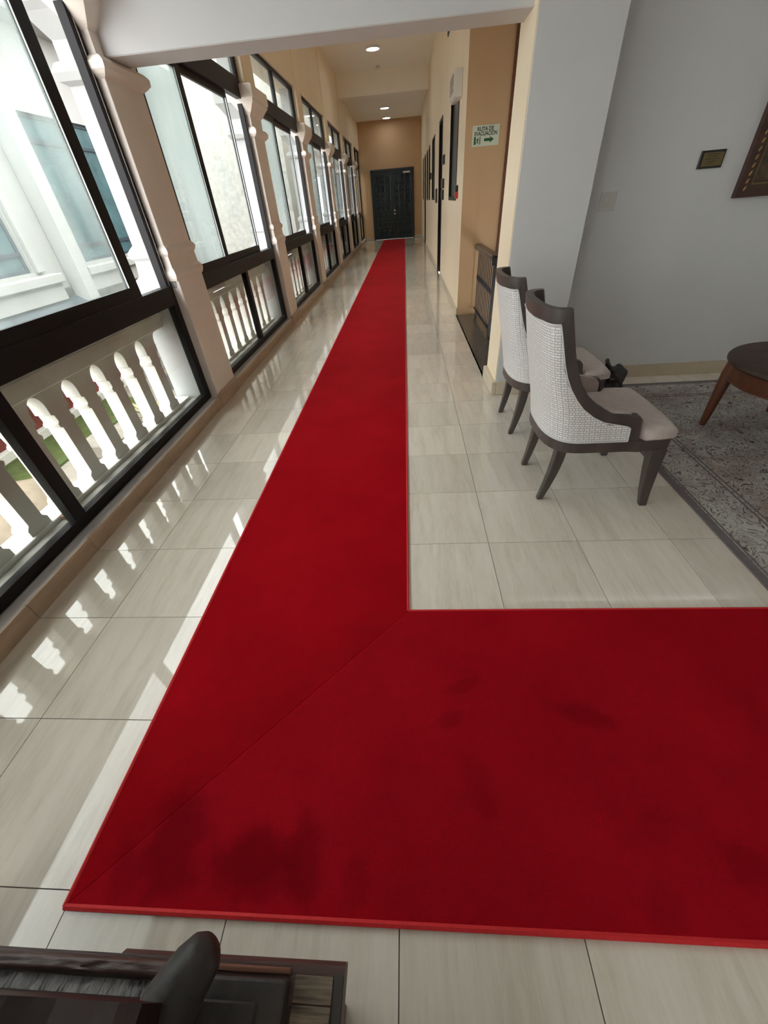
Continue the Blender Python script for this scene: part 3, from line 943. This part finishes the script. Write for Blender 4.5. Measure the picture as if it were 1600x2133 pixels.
bag = tag(empty('black_bag', (1.55, 3.06, 0)), 'crumpled black bag at the front of the far chair seat', 'bag')
b = BM(); blob(b, (0, 0, 0.24), (0.085, 0.16, 0.24), 3, 0.2)
obj('bag_body', b, M['cloth_black'], bag, smooth=True, auto=0)
b = BM(); blob(b, (0.02, -0.07, 0.44), (0.055, 0.07, 0.06), 5, 0.3); 
obj('bag_flap', b, M['cloth_black'], bag, smooth=True, auto=0)
b = BM(); tube(b, [(0.0, 0.02, 0.45), (-0.02, 0.05, 0.485), (-0.01, 0.09, 0.495), (0.01, 0.12, 0.47), (0.02, 0.13, 0.42)], 0.016, 6)
obj('bag_strap', b, M['cloth_black'], bag, smooth=True)
b = BM(); tube(b, [(0.055, -0.10, 0.47), (0.06, -0.07, 0.48), (0.06, -0.04, 0.47)], 0.006, 6)
obj('bag_buckle', b, M['steel'], bag, smooth=True)

# ------------------------------------------------------------------ round table and rug
rug = tag(empty('persian_rug', (0, 0, 0)), 'faded grey patterned Persian rug lying under the round table', 'rug')
rx0, rx1, ry0, ry1 = 1.688, 4.4, 1.215, 3.86
bx('rug_binding', M['rug_edge'], rx0, rx1, ry0, ry1, 0.0, 0.008, rug, bevel=0.003)
bx('rug_border', M['rug'], rx0 + 0.05, rx1 - 0.05, ry0 + 0.05, ry1 - 0.05, 0.008, 0.0092, rug)
for o in (0.055, 0.30, 0.33):
    b = BM()
    for q in ((rx0 + o, rx0 + o + 0.012, ry0 + o, ry1 - o), (rx1 - o - 0.012, rx1 - o, ry0 + o, ry1 - o), (rx0 + o, rx1 - o, ry0 + o, ry0 + o + 0.012), (rx0 + o, rx1 - o, ry1 - o - 0.012, ry1 - o)):
        box(b, *q, 0.0092, 0.0098)
    obj('guard_stripe', b, M['rug_edge'], rug)

tb = tag(empty('round_table', (2.733, 2.737, 0.0)), 'round reddish-brown wooden coffee table on the patterned rug', 'table')
b = BM(); lathe(b, [(0.455, 0.512), (0.490, 0.516), (0.500, 0.526), (0.500, 0.538), (0.492, 0.548), (0.470, 0.550), (0.30, 0.5505)], 0, 0, 56)
obj('tabletop', b, M['table_top'], tb, smooth=True)
b = BM()
lathe(b, [(0.445, 0.398), (0.462, 0.401), (0.462, 0.414), (0.452, 0.422), (0.452, 0.505), (0.462, 0.513)], 0, 0, 56)
obj('apron', b, M['table_wood'], tb, smooth=True)
a0 = math.atan2(2.958 - 2.737, 2.333 - 2.733)
for k in range(4):
    a = a0 + k * math.pi / 2
    b = BM()
    rings = []
    for (rr, z, w) in ((0.446, 0.513, 0.038), (0.448, 0.42, 0.044), (0.452, 0.30, 0.037), (0.456, 0.12, 0.029), (0.460, 0.0098, 0.022)):
        rings.append([(rr * math.cos(a) + w * math.cos(q), rr * math.sin(a) + w * math.sin(q), z) for q in [2 * math.pi * i / 10 for i in range(10)]])
    loft(b, rings)
    obj('leg', b, M['table_wood'], tb, smooth=True)

# ------------------------------------------------------------------ things on the lounge wall
WY = 4.07
sa, sb_ = px(1247, 441, 1, WY), px(1284, 398, 1, WY)
sw = tag(empty('light_switch', ((sa.x + sb_.x) / 2, WY, (sa.z + sb_.z) / 2)), 'off-white double light switch plate on the grey wall', 'light switch')
bx('switch_plate', M['beige_plastic'], -0.062, 0.062, -0.008, 0.0, -0.062, 0.062, sw, bevel=0.003)
for xk in (-0.025, 0.025):
    bx('rocker', M['beige_plastic'], xk - 0.017, xk + 0.017, -0.0125, -0.008, -0.034, 0.034, sw, bevel=0.002)
pa, pb = px(1449, 353, 1, WY), px(1513, 310, 1, WY)
pq = tag(empty('wall_plaque', ((pa.x + pb.x) / 2, WY, (pa.z + pb.z) / 2)), 'small brass plaque on a dark board next to the picture frame', 'plaque')
w2, h2 = (pb.x - pa.x) / 2, (pb.z - pa.z) / 2
bx('plaque_board', M['black'], -w2, w2, -0.016, 0.0, -h2, h2, pq, bevel=0.003)
bx('brass_plate', M['brass'], -w2 + 0.018, w2 - 0.012, -0.0185, -0.016, -h2 + 0.013, h2 - 0.013, pq)
for k, (a, c) in enumerate(((-0.8, 0.85), (-0.6, 0.6), (-0.75, 0.8), (-0.5, 0.5), (-0.55, 0.3))):
    zz = h2 * (0.55 - 0.26 * k)
    bx('engraved_line', M['brass_dark'], a * w2 * 0.72, c * w2 * 0.72, -0.0189, -0.0185, zz - 0.003, zz + 0.003, pq)

pc = px(1522, 413, 1, WY)
pf = tag(empty('framed_picture', (pc.x, WY, pc.z)), 'large carved picture frame with gilded beading on the grey wall', 'picture')
pw, ph_ = 1.3, 0.95
for nm, q in (('frame_side', (0, 0.10, 0.10, ph_ - 0.10)), ('frame_side', (pw - 0.10, pw, 0.10, ph_ - 0.10))):
    b = BM()
    s0, s1, z0, z1 = q
    if s0 == 0:
        prism(b, [(0.0, -0.1), (0.0, ph_ + 0.0), (0.10, ph_ - 0.10), (0.10, 0.10)] and [(0.0, 0.0), (0.10, 0.10), (0.10, ph_ - 0.10), (0.0, ph_)], 1, -0.045, 0.0)
    else:
        prism(b, [(pw, 0.0), (pw, ph_), (pw - 0.10, ph_ - 0.10), (pw - 0.10, 0.10)], 1, -0.045, 0.0)
    obj(nm, b, M['frame_wood'], pf)
for zz in (0, 1):
    b = BM()
    pts = [(0.0, 0.0), (pw, 0.0), (pw - 0.10, 0.10), (0.10, 0.10)] if zz == 0 else [(0.0, ph_), (0.10, ph_ - 0.10), (pw - 0.10, ph_ - 0.10), (pw, ph_)]
    prism(b, pts, 1, -0.045, 0.0)
    obj('frame_rail', b, M['frame_wood'], pf)
bx('canvas', M['canvas'], 0.09, pw - 0.09, -0.02, -0.004, 0.09, ph_ - 0.09, pf)
bx('gilt_fillet', M['brass'], 0.085, pw - 0.085, -0.049, -0.045, 0.075, 0.087, pf)
bx('gilt_fillet', M['brass'], 0.082, 0.092, -0.049, -0.045, 0.09, ph_ - 0.09, pf)
bead = None
for k in range(20):
    if bead is None:
        b = BM(); bmesh.ops.create_uvsphere(b, u_segments=8, v_segments=6, radius=1.0)
        for v in b.verts: v.co = Vector((v.co.x * 0.007, v.co.y * 0.007, v.co.z * 0.017))
        bead = obj('gilded_bead', b, M['gold'], pf, smooth=True, auto=0)
        o = bead
    else:
        o = bead.copy(); COL.objects.link(o); o.parent = pf
    o.location = (0.048, -0.046, 0.055 + k * 0.0455)
    o.rotation_euler = (0, 0.35, 0)

# ------------------------------------------------------------------ evacuation sign on the stairwell wall
SY = 7.15
sg = tag(empty('evacuation_sign', (1.088, SY, 2.146)), 'pale green evacuation route sign with arrow on the tan wall', 'sign')
bx('sign_board', M['sign_pale'], -0.174, 0.174, -0.010, 0.0, -0.101, 0.101, sg)


def text_mesh(name, s, size, loc, m, parent, sx=1.0):
    cu = bpy.data.curves.new(name, 'FONT')
    cu.body = s; cu.size = size; cu.align_x = 'CENTER'; cu.offset = 0.0012; cu.extrude = 0.0006
    to = bpy.data.objects.new(name, cu)
    COL.objects.link(to)
    dg = bpy.context.evaluated_depsgraph_get()
    me = bpy.data.meshes.new_from_object(to.evaluated_get(dg))
    bpy.data.objects.remove(to)
    me.name = name
    me.materials.clear(); me.materials.append(m)
    o = bpy.data.objects.new(name, me)
    COL.objects.link(o); o.parent = parent
    o.matrix_local = Matrix.Translation(loc) @ Matrix.Rotation(math.pi / 2, 4, 'X') @ Matrix.Diagonal((sx, 1, 1, 1))
    return o


text_mesh('sign_word', 'RUTA', 0.055, (-0.045, -0.0110, 0.047), M['sign_dark'], sg, 0.95)
text_mesh('sign_word', 'DE', 0.055, (0.068, -0.0110, 0.047), M['sign_dark'], sg, 0.95)
text_mesh('sign_word', 'EVACUACIÓN', 0.054, (0.0, -0.0110, 0.003), M['sign_dark'], sg, 0.86)
b = BM(); prism(b, [(-0.018, -0.055), (0.058, -0.055), (0.058, -0.071), (0.110, -0.041), (0.058, -0.011), (0.058, -0.027), (-0.018, -0.027)], 1, -0.0118, -0.010)
obj('sign_arrow', b, M['sign_green'], sg)
bx('sign_doorway', M['sign_green'], -0.150, -0.126, -0.0118, -0.010, -0.082, -0.006, sg)
bx('sign_doorway', M['sign_green'], -0.076, -0.066, -0.0118, -0.010, -0.082, -0.006, sg)
b = BM()
tube(b, [(-0.098, -0.0108, -0.024), (-0.104, -0.0108, -0.048)], 0.006, 6)
tube(b, [(-0.104, -0.0108, -0.048), (-0.094, -0.0108, -0.060), (-0.096, -0.0108, -0.078)], 0.004, 6)
tube(b, [(-0.104, -0.0108, -0.048), (-0.112, -0.0108, -0.062), (-0.123, -0.0108, -0.066)], 0.004, 6)
tube(b, [(-0.099, -0.0108, -0.028), (-0.088, -0.0108, -0.038), (-0.080, -0.0108, -0.034)], 0.003, 6)
tube(b, [(-0.099, -0.0108, -0.028), (-0.112, -0.0108, -0.032), (-0.118, -0.0108, -0.042)], 0.003, 6)
tube(b, [(-0.094, -0.0108, -0.012), (-0.094, -0.0108, -0.019)], 0.005, 6)
obj('running_figure', b, M['sign_green'], sg)

# ------------------------------------------------------------------ small things on the corridor's right wall
el = tag(empty('emergency_light', (XR, 8.02, 2.735)), 'white emergency light box high on the cream corridor wall', 'emergency light')
b = BM(); prism(b, [(-0.115, -0.10), (-0.09, -0.135), (0.0, -0.135), (0.0, 0.135), (-0.115, 0.135)], 1, -0.30, 0.30)
obj('light_housing', b, M['white_plastic'], el, bevel=0.006)
bx('light_lens', M['lens'], -0.121, -0.114, -0.24, 0.24, -0.07, 0.10, el, bevel=0.003)
bx('indicator', M['lamp_rim'], -0.125, -0.12, -0.27, -0.25, -0.05, -0.03, el)
fa = tag(empty('fire_alarm', (XR, 8.0 - 0.22, 1.60)), 'small red and black fire alarm pull on the cream wall', 'fire alarm')
bx('alarm_body', M['red_plastic'], -0.045, 0.0, -0.05, 0.05, -0.085, 0.0, fa, bevel=0.008)
bx('alarm_top', M['black'], -0.04, 0.0, -0.045, 0.045, 0.0, 0.075, fa, bevel=0.008)
for (ya, yb, z0, z1, lb) in ((10.42, 10.80, 2.05, 2.19, 'small dark picture hung above the two dark plaques by the doorway'),
                             (10.45, 10.98, 1.68, 1.83, 'dark square plaque directly above another one by the doorway'),
                             (10.52, 10.98, 1.49, 1.655, 'dark square plaque, lower of the pair by the doorway'),
                             (12.55, 12.95, 1.42, 1.70, 'narrow brown wooden plaque past the dark doorway'),
                             (15.3, 15.6, 1.95, 2.10, 'small dark plaque far along the corridor wall')):
    o = tag(empty('wall_plaque', (XR, (ya + yb) / 2, (z0 + z1) / 2)), lb, 'plaque')
    w_, h_ = (yb - ya) / 2, (z1 - z0) / 2
    bx('plaque_board', M['frame_wood'] if 'brown' in lb else M['black'], -0.03, 0.0, -w_, w_, -h_, h_, o, bevel=0.003)
    bx('plaque_face', M['brass_dark'], -0.034, -0.03, -w_ + 0.03, w_ - 0.03, -h_ + 0.02, h_ - 0.02, o)
o = tag(empty('wall_vent', (XR, 10.05, 3.70)), 'thin dark slotted vent high on the cream wall', 'vent')
bx('vent_frame', M['bronze'], -0.012, 0.0, -0.26, 0.26, -0.035, 0.035, o)
for k in range(3):
    bx('vent_slat', M['black'], -0.02, -0.008, -0.24, 0.24, -0.022 + k * 0.018, -0.014 + k * 0.018, o)

# ------------------------------------------------------------------ ceiling lights
for (u, v, zc, rad, lb) in ((776, 96, 4.60, 0.165, 'round white ceiling light before the corridor cross beam'),
                            (801, 221.5, 4.27, 0.16, 'round white ceiling light just past the corridor cross beam'),
                            (805, 242.5, 4.27, 0.16, 'round white ceiling light nearest the dark double door')):
    p = px(u, v, 2, zc)
    lt = tag(empty('ceiling_light', (p.x, p.y, zc)), lb, 'ceiling light', 'round corridor ceiling lights')
    b = BM(); lathe(b, [(rad + 0.012, 0.0), (rad + 0.012, -0.05), (rad, -0.056), (rad - 0.01, -0.05)], 0, 0, 28)
    obj('light_rim', b, M['lamp_rim'], lt, smooth=True)
    b = BM(); lathe(b, [(rad - 0.008, -0.035), (rad - 0.008, -0.052), (0.05, -0.055)], 0, 0, 28)
    obj('light_panel', b, M['lamp'], lt)
p = px(787, 137, 2, 4.60)
sd = tag(empty('smoke_detector', (p.x, min(p.y, 17.0), 4.60)), 'small round smoke detector on the corridor ceiling', 'smoke detector')
b = BM(); lathe(b, [(0.06, 0), (0.062, -0.02), (0.05, -0.04), (0.025, -0.05)], 0, 0, 16)
obj('detector_body', b, M['beige_plastic'], sd, smooth=True)
b = BM(); lathe(b, [(0.02, -0.045), (0.02, -0.055), (0.01, -0.06)], 0, 0, 10)
obj('detector_cap', b, M['beige_plastic'], sd, smooth=True)

# ------------------------------------------------------------------ carved wooden piece in the foreground
cw = tag(empty('carved_wood_furniture', (0, 0, 0)), 'dark carved old wooden furniture piece with a rounded arm near the red carpet', 'furniture')
zt = 0.45
XC, YF = -0.152, 0.031
# moulded ledge: outer lip, reddish step and worn side
b = BM(); prism(b, [(-0.50, zt - 0.06), (-0.49, zt)][:0] or [(YF, zt - 0.012), (YF, zt - 0.04), (-0.70, zt - 0.04), (-0.70, zt), (YF - 0.006, zt)], 0, -0.603, XC)
obj('ledge_board', b, M['old_wood'], cw)
b = BM(); box(b, -1.45, -0.603, -0.70, YF - 0.007, zt - 0.04, zt)
obj('ledge_board', b, M['old_wood'], cw)
bx('red_step', M['old_red'], -0.62, -0.255, YF - 0.022, YF - 0.012, zt, zt + 0.006, cw, bevel=0.002)
bx('side_lip', M['old_black'], XC - 0.018, XC, -0.70, YF - 0.016, zt, zt + 0.005, cw, bevel=0.002)
for k in range(9):
    y1 = YF - 0.02 - k * 0.036
    bx('worn_slat', M['endgrain'], -0.245, XC - 0.020, y1 - 0.034, y1, zt, zt + 0.003 + 0.002 * (k % 2), cw, bevel=0.001)
bx('cabinet_body', M['old_wood'], -1.40, -0.20, -0.68, -0.02, 0.0, zt - 0.04, cw, bevel=0.01)
# black inner box
bx('inner_block', M['old_black'], -0.44, -0.252, -0.66, YF - 0.026, zt, zt + 0.035, cw, bevel=0.006, segs=2)
bx('inner_panel', M['old_black'], -0.42, -0.30, -0.60, YF - 0.055, zt + 0.035, zt + 0.042, cw, bevel=0.003)


def rough_slab(name, x0, x1, y0, y1, z0, z1, m, seed, nx=48, ny=8, amp=0.006):
    rnd = random.Random(seed)
    b = BM()
    g = []
    for i in range(nx + 1):
        row = []
        for j in range(ny + 1):
            x = x0 + (x1 - x0) * i / nx; y = y0 + (y1 - y0) * j / ny
            e = min(1, min(j, ny - j) / 1.5)
            z = z1 - (1 - e) * 0.010 + amp * e * (math.sin(x * 190 + 2 * math.sin(y * 60) + seed) * 0.6 + rnd.uniform(-0.6, 0.6))
            row.append(b.verts.new((x, y, z)))
        g.append(row)
    for i in range(nx):
        for j in range(ny):
            b.faces.new((g[i][j], g[i + 1][j], g[i + 1][j + 1], g[i][j + 1]))
    per = [g[i][0] for i in range(nx + 1)] + [g[nx][j] for j in range(1, ny + 1)] + [g[i][ny] for i in range(nx - 1, -1, -1)] + [g[0][j] for j in range(ny - 1, 0, -1)]
    low = [b.verts.new((v.co.x, v.co.y, z0)) for v in per]
    n = len(per)
    for i in range(n):
        b.faces.new((per[i], low[i], low[(i + 1) % n], per[(i + 1) % n]))
    b.faces.new(low)
    return obj(name, b, m, cw, smooth=True, auto=60)


rough_slab('hewn_rail', -1.42, -0.44, -0.006, YF - 0.012, zt, zt + 0.022, M['old_wood'], 2, amp=0.004)
rough_slab('hewn_panel', -1.42, -0.445, -0.30, -0.008, zt, zt + 0.016, M['hewn'], 5, nx=60, ny=24, amp=0.006)
# rounded arm: leaning, blunt-ended
b = BM()
pts = [(-0.470, -0.30, 0.46), (-0.462, -0.16, 0.50), (-0.455, -0.08, 0.53), (-0.428, -0.03, 0.56), (-0.396, 0.008, 0.585), (-0.378, 0.026, 0.597), (-0.369, 0.034, 0.602), (-0.365, 0.038, 0.604)]
tube(b, pts, [0.062, 0.058, 0.054, 0.048, 0.041, 0.034, 0.024, 0.008], 20)
obj('rounded_arm', b, M['old_black'], cw, smooth=True, auto=0)
# maroon carved back, higher than the ledge
b = BM()
n = 30
top = []
for i in range(n + 1):
    x = -1.35 + (0.93) * i / n
    top.append((x, 0.70 + 0.012 * math.sin(i * 0.9) + 0.018 * math.exp(-((x + 0.62) / 0.10) ** 2) - 0.03 * max(0, (x + 0.52) / 0.1)))
prism(b, [(-1.35, zt)] + top + [(-0.42, zt)], 1, -0.52, -0.028)
obj('carved_back', b, M['maroon'], cw)

# ------------------------------------------------------------------ outside: balustrades
def make_balustrade(ya, yb, first, n, label, group):
    t = tag(empty('balustrade', (0, 0, 0)), label, 'balustrade', group)
    bx('top_rail', M['masonry'], -2.48, -2.25, ya, yb, 0.805, 1.06, t, bevel=0.01)
    bx('rail_cap', M['masonry'], -2.25, -2.122, ya, yb, 1.0, 1.055, t)  # unseen slab added to block skylight between rail and window
    bx('rail_moulding', M['masonry'], -2.25, -2.235, ya, yb, 0.885, 0.915, t)
    bx('bottom_rail', M['masonry'], -2.45, -2.27, ya, yb, 0.0, 0.14, t, bevel=0.004)
    prof = [(0.080, 0.14), (0.080, 0.185), (0.066, 0.20), (0.055, 0.21), (0.055, 0.555), (0.072, 0.565), (0.076, 0.585), (0.060, 0.60), (0.066, 0.645), (0.086, 0.655), (0.086, 0.69)]
    for k in range(8):
        a = math.pi / 2 * k / 7
        prof.append((0.152 - 0.066 * math.cos(a) if k < 7 else 0.150, 0.70 + 0.095 * math.sin(a)))
    prof.append((0.150, 0.806))
    pts = [(w, z) for w, z in prof] + [(-w, z) for w, z in reversed(prof)]
    b = BM(); prism(b, pts, 0, -2.40, -2.29)
    base = obj('baluster', b, M['masonry'], t)
    base.location.y = first
    for k in range(1, n):
        o = base.copy(); COL.objects.link(o); o.parent = t; o.location.y = first + 0.30 * k
    return t


make_balustrade(cols_c[0] + 0.27, cols_c[1] - 0.27, -0.09, 13, 'white arched balustrade outside the window nearest the armchairs', 'balustrades outside the windows')
for k in range(1, 6):
    ya, yb = cols_c[k] + 0.27, cols_c[k + 1] - 0.27
    make_balustrade(ya, yb, ya + 0.213, 9, 'white arched balustrade outside the %s corridor window past the white beam' % ('first', 'second', 'third', 'fourth', 'fifth')[k - 1], 'balustrades outside the windows')
rr = tag(empty('rusty_clamp', (-2.235, 1.86, 0.112)), 'small rusty metal clamp with a ring on the outer ledge', 'clamp')
for k in range(3):
    bx('clamp_tooth', M['rust'], -0.03, 0.02, -0.03 + k * 0.022, -0.016 + k * 0.022, 0.0, 0.03, rr, bevel=0.004)
b = BM(); tube(b, [(0.0, 0.05 + 0.035 * math.cos(a), 0.045 + 0.035 * math.sin(a)) for a in [2 * math.pi * i / 14 for i in range(15)]], 0.004, 6)
obj('clamp_ring', b, M['black'], rr, smooth=True)

# ------------------------------------------------------------------ outside: courtyard and the white building opposite
GZ = -3.0
gd = struct(bx('ground', M['paving'], -40, -2.5, -20, 60, GZ - 0.3, GZ), 'pale concrete courtyard paving', None)
lw = struct(bx('wall_below', M['ext_wall'], -2.6, -2.3, -6, 30, GZ, -0.25))
tag(bx('grass_strip', M['grass'], -10.1, -8.6, 3.0, 12.0, GZ, GZ + 0.06), 'green grass strip below the balustrade', 'grass', kind='stuff')
tag(bx('garden_kerb', M['masonry'], -10.3, -10.1, 3.0, 20.0, GZ, GZ + 0.28, bevel=0.02), 'low white kerb between grass and red bank', 'kerb')
b = BM(); prism(b, [(-10.35, GZ), (-10.35, GZ + 0.2), (-12.5, GZ + 1.7), (-12.5, GZ)], 1, -2.0, 22.0)
o = obj('red_bank', b, M['terracotta'])
o2 = tag(o, 'sloping terracotta red bank behind the grass strip', 'bank')
b = BM(); blob(b, (0, 0, 0.55), (1.5, 2.0, 0.9), 11, 0.25, 4)
o = obj('rock_mound', b, M['rock'], smooth=True, auto=0); o.location = (-6.6, 3.6, GZ)
tag(o, 'beige bare rock mound in the courtyard', 'rock')
for i, (xq, yq, s) in enumerate(((-6.55, 6.75, 0.22), (-6.15, 6.45, 0.17), (-6.5, 6.1, 0.15))):
    b = BM(); blob(b, (0, 0, s * 0.6), (s, s * 1.2, s * 0.8), 20 + i, 0.2)
    o = obj('garden_stone', b, M['rock'], smooth=True, auto=0); o.location = (xq, yq, GZ)
    tag(o, ('largest', 'middle-sized', 'smallest')[i] + ' beige garden stone beside the low green plant', 'stone', 'garden stones')
tag(bx('concrete_slab', M['paving'], -8.3, -7.3, 8.1, 9.3, GZ, GZ + 0.35, bevel=0.03), 'square concrete slab standing in the paving', 'slab')


def leafy(name, loc, n, ln, m, seed, label, cat='plant', group=None, up=0.6):
    rnd = random.Random(seed)
    t = tag(empty(name, loc), label, cat, group)
    for i in range(n):
        a = rnd.uniform(0, 2 * math.pi); e = rnd.uniform(0.25, 1.25) * up + 0.2
        l_ = ln * rnd.uniform(0.6, 1.1); w = l_ * 0.13
        pts = []
        for k in range(5):
            s = k / 4
            rr_ = l_ * s * math.cos(e * (1 - 0.5 * s)); zz = l_ * s * math.sin(e) - 0.25 * l_ * s * s
            pts.append((rr_, zz, w * math.sin(math.pi * (0.12 + 0.88 * s)) + 0.002))
        b = BM()
        rows = []
        for (q, zz, ww) in pts:
            ca, sa_ = math.cos(a), math.sin(a)
            rows.append([(q * ca - ww * sa_, q * sa_ + ww * ca, zz), (q * ca, q * sa_, zz - 0.006), (q * ca + ww * sa_, q * sa_ - ww * ca, zz), (q * ca, q * sa_, zz + 0.004)])
        loft(b, rows)
        obj('leaf', b, m, t, smooth=True, auto=0)
    return t


leafy('green_plant', (-7.1, 8.0, GZ), 14, 0.45, M['leaf'], 1, 'bright green leafy plant beside the blue pot', up=0.9)
leafy('green_plant', (-6.5, 7.3, GZ), 12, 0.30, M['leaf'], 2, 'low bright green plant beside the garden stones', up=0.7)
leafy('dry_plant', (-7.4, 10.2, GZ), 22, 0.8, M['leaf_dry'], 3, 'pale dry spiky plant at the edge of the paving', up=1.0)
leafy('border_plant', (-8.25, 10.9, GZ), 12, 0.3, M['leaf'], 4, 'green border plant at the edge of the grass', up=0.9)
for nm, loc, m, rd, lb in (('flower_pot', (-6.45, 8.3, GZ), M['blue_pot'], 0.17, 'blue glazed flower pot beside the green plant'),
                           ('flower_pot', (-5.9, 7.2, GZ), M['grey_pot'], 0.2, 'dark grey flower pot beside the low green plant'),
                           ('flower_pot', (-8.2, 12.9, GZ), M['grey_pot'], 0.38, 'wide dark grey flower pot by the red bank')):
    t = tag(empty(nm, loc), lb, 'flower pot')
    b = BM(); lathe(b, [(rd * 0.7, 0), (rd, rd * 1.3), (rd * 1.1, rd * 1.35), (rd * 1.1, rd * 1.55), (rd * 0.9, rd * 1.55), (rd * 0.85, rd * 1.3)], 0, 0, 16)
    obj('pot_body', b, m, t, smooth=True)
    b = BM(); lathe(b, [(rd * 0.86, rd * 1.2), (rd * 0.86, rd * 1.4), (rd * 0.3, rd * 1.42)], 0, 0, 16)
    obj('soil', b, M['rock'], t)

# white building across the courtyard
eb = tag(empty('white_building', (-9.5, 0, 0)), 'white building with teal windows and ledges across the courtyard', 'building')
b = BM()
zf = 0.25
wins = [(4.6, 6.9), (8.9, 11.17), (13.17, 16.4), (18.5, 20.8), (22.8, 25.1), (27.1, 29.4)]
yc = 2.0
for (a, c) in wins:
    box(b, -0.25, 0, yc, a, zf, 5.9); box(b, -0.25, 0, a, c, zf, 0.72); box(b, -0.25, 0, a, c, 3.9, 5.9)
    yc = c
box(b, -0.25, 0, yc, 32.5, zf, 5.9)
box(b, -4.0, -0.25, 2.0, 32.5, zf, zf + 0.2)
obj('facade_wall', b, M['ext_wall'], eb)
for i, (a, c) in enumerate(wins):
    f_ = BM()
    for q in ((a, a + 0.08, 0.72, 3.9), (c - 0.08, c, 0.72, 3.9), (a + 0.08, c - 0.08, 0.72, 0.80), (a + 0.08, c - 0.08, 3.82, 3.9), (a + 0.08, c - 0.08, 1.08, 1.16), (a + 0.08, c - 0.08, 3.32, 3.39), ((a + c) / 2 - 0.03, (a + c) / 2 + 0.03, 0.80, 3.82)):
        box(f_, -0.18, -0.08, *q)
    wf = obj('facade_window', f_, M['ext_frame'], eb)
    bx('pane', M['ext_glass'], -0.14, -0.12, a + 0.08, c - 0.08, 0.80, 3.82, wf)
    bx('window_ledge', M['ext_wall'], -0.05, 0.32, a - 0.35, c + 0.55, 0.43, 0.64, eb, bevel=0.02)
    bx('ledge_apron', M['ext_wall'], -0.05, 0.20, a - 0.30, c + 0.50, 0.04, 0.43, eb)
    for s in (a - 0.28, c + 0.06):
        bx('window_surround', M['ext_wall'], 0.0, 0.12, s, s + 0.22, 0.70, 4.0, eb, bevel=0.02)
    bx('pilaster', M['ext_wall'], 0.0, 0.45, c + 1.03, c + 1.42, -0.35, 5.5, eb, bevel=0.02)
bx('cornice', M['ext_wall'], -0.2, 0.7, 2.0, 32.5, 5.5, 5.95, eb, bevel=0.05)
b = BM(); prism(b, [(0.0, 0.05), (0.9, -0.45), (0.9, -0.55), (0.0, -0.25)], 1, 2.0, 12.2)
obj('slate_canopy', b, M['slate'], eb)
# lower storey to the right of the red bank
b = BM(); box(b, -0.3, 0.0, 14.0, 32.5, GZ, zf)
obj('lower_wall', b, M['ext_wall'], eb)
for k in range(4):
    a = 15.0 + k * 4.0
    lwn = bx('lower_window', M['ext_frame'], -0.02, 0.05, a, a + 1.8, -1.9, -0.5, eb)
    bx('pane', M['ext_glass'], 0.05, 0.06, a + 0.1, a + 1.7, -1.8, -0.6, lwn)
    bx('lower_sill', M['ext_wall'], 0.0, 0.2, a - 0.1, a + 1.9, -2.05, -1.9, eb)
# white rear boundary and a small canopy with a grille behind the bank
struct(bx('wall_courtyard', M['ext_wall'], -14.2, -13.9, -4, 40, GZ, 0.2))
cn = tag(empty('side_awning', (-13.88, 12.5, -0.6)), 'white awning with a dark slatted grille above the red bank', 'awning')
b = BM(); prism(b, [(0.0, 0.0), (1.3, -0.35), (1.3, -0.25), (0.0, 0.12)], 1, -1.6, 1.6)
obj('awning_panel', b, M['ext_wall'], cn)
for k in range(14):
    bx('grille_slat', M['ext_frame'], 0.9, 0.96, -1.5 + k * 0.22, -1.4 + k * 0.22, -1.0, -0.25, cn)
# grey block added to keep daylight from the far corridor windows
nb = tag(empty('neighbour_block', (-3.7, 16.2, 0)), 'dull grey neighbouring block close outside the far corridor windows', 'building')
bx('block_wall', M['ledge'], -2.6, 0.0, 0.0, 16.5, GZ, 8.5, nb)
for k in range(4):
    wf = bx('facade_window', M['ext_frame'], -0.02, 0.05, 1.2 + k * 3.4, 2.8 + k * 3.4, 0.8, 2.6, nb)
    bx('pane', M['ext_glass'], 0.05, 0.06, 1.3 + k * 3.4, 2.7 + k * 3.4, 0.9, 2.5, wf)
# end wing of the courtyard, closing the view along the facade
ew = tag(empty('rear_wing', (0, 33, 0)), 'tall white rear wing closing the far end of the courtyard', 'building')
bx('facade_wall', M['ext_wall'], -14.0, -2.7, 0.0, 0.4, GZ, 7.5, ew)
for k in range(3):
    wf = bx('facade_window', M['ext_frame'], -12.5 + k * 3.4, -10.6 + k * 3.4, -0.05, 0.02, 0.9, 3.2, ew)
    bx('pane', M['ext_glass'], -12.4 + k * 3.4, -10.7 + k * 3.4, -0.07, -0.05, 1.0, 3.1, wf)
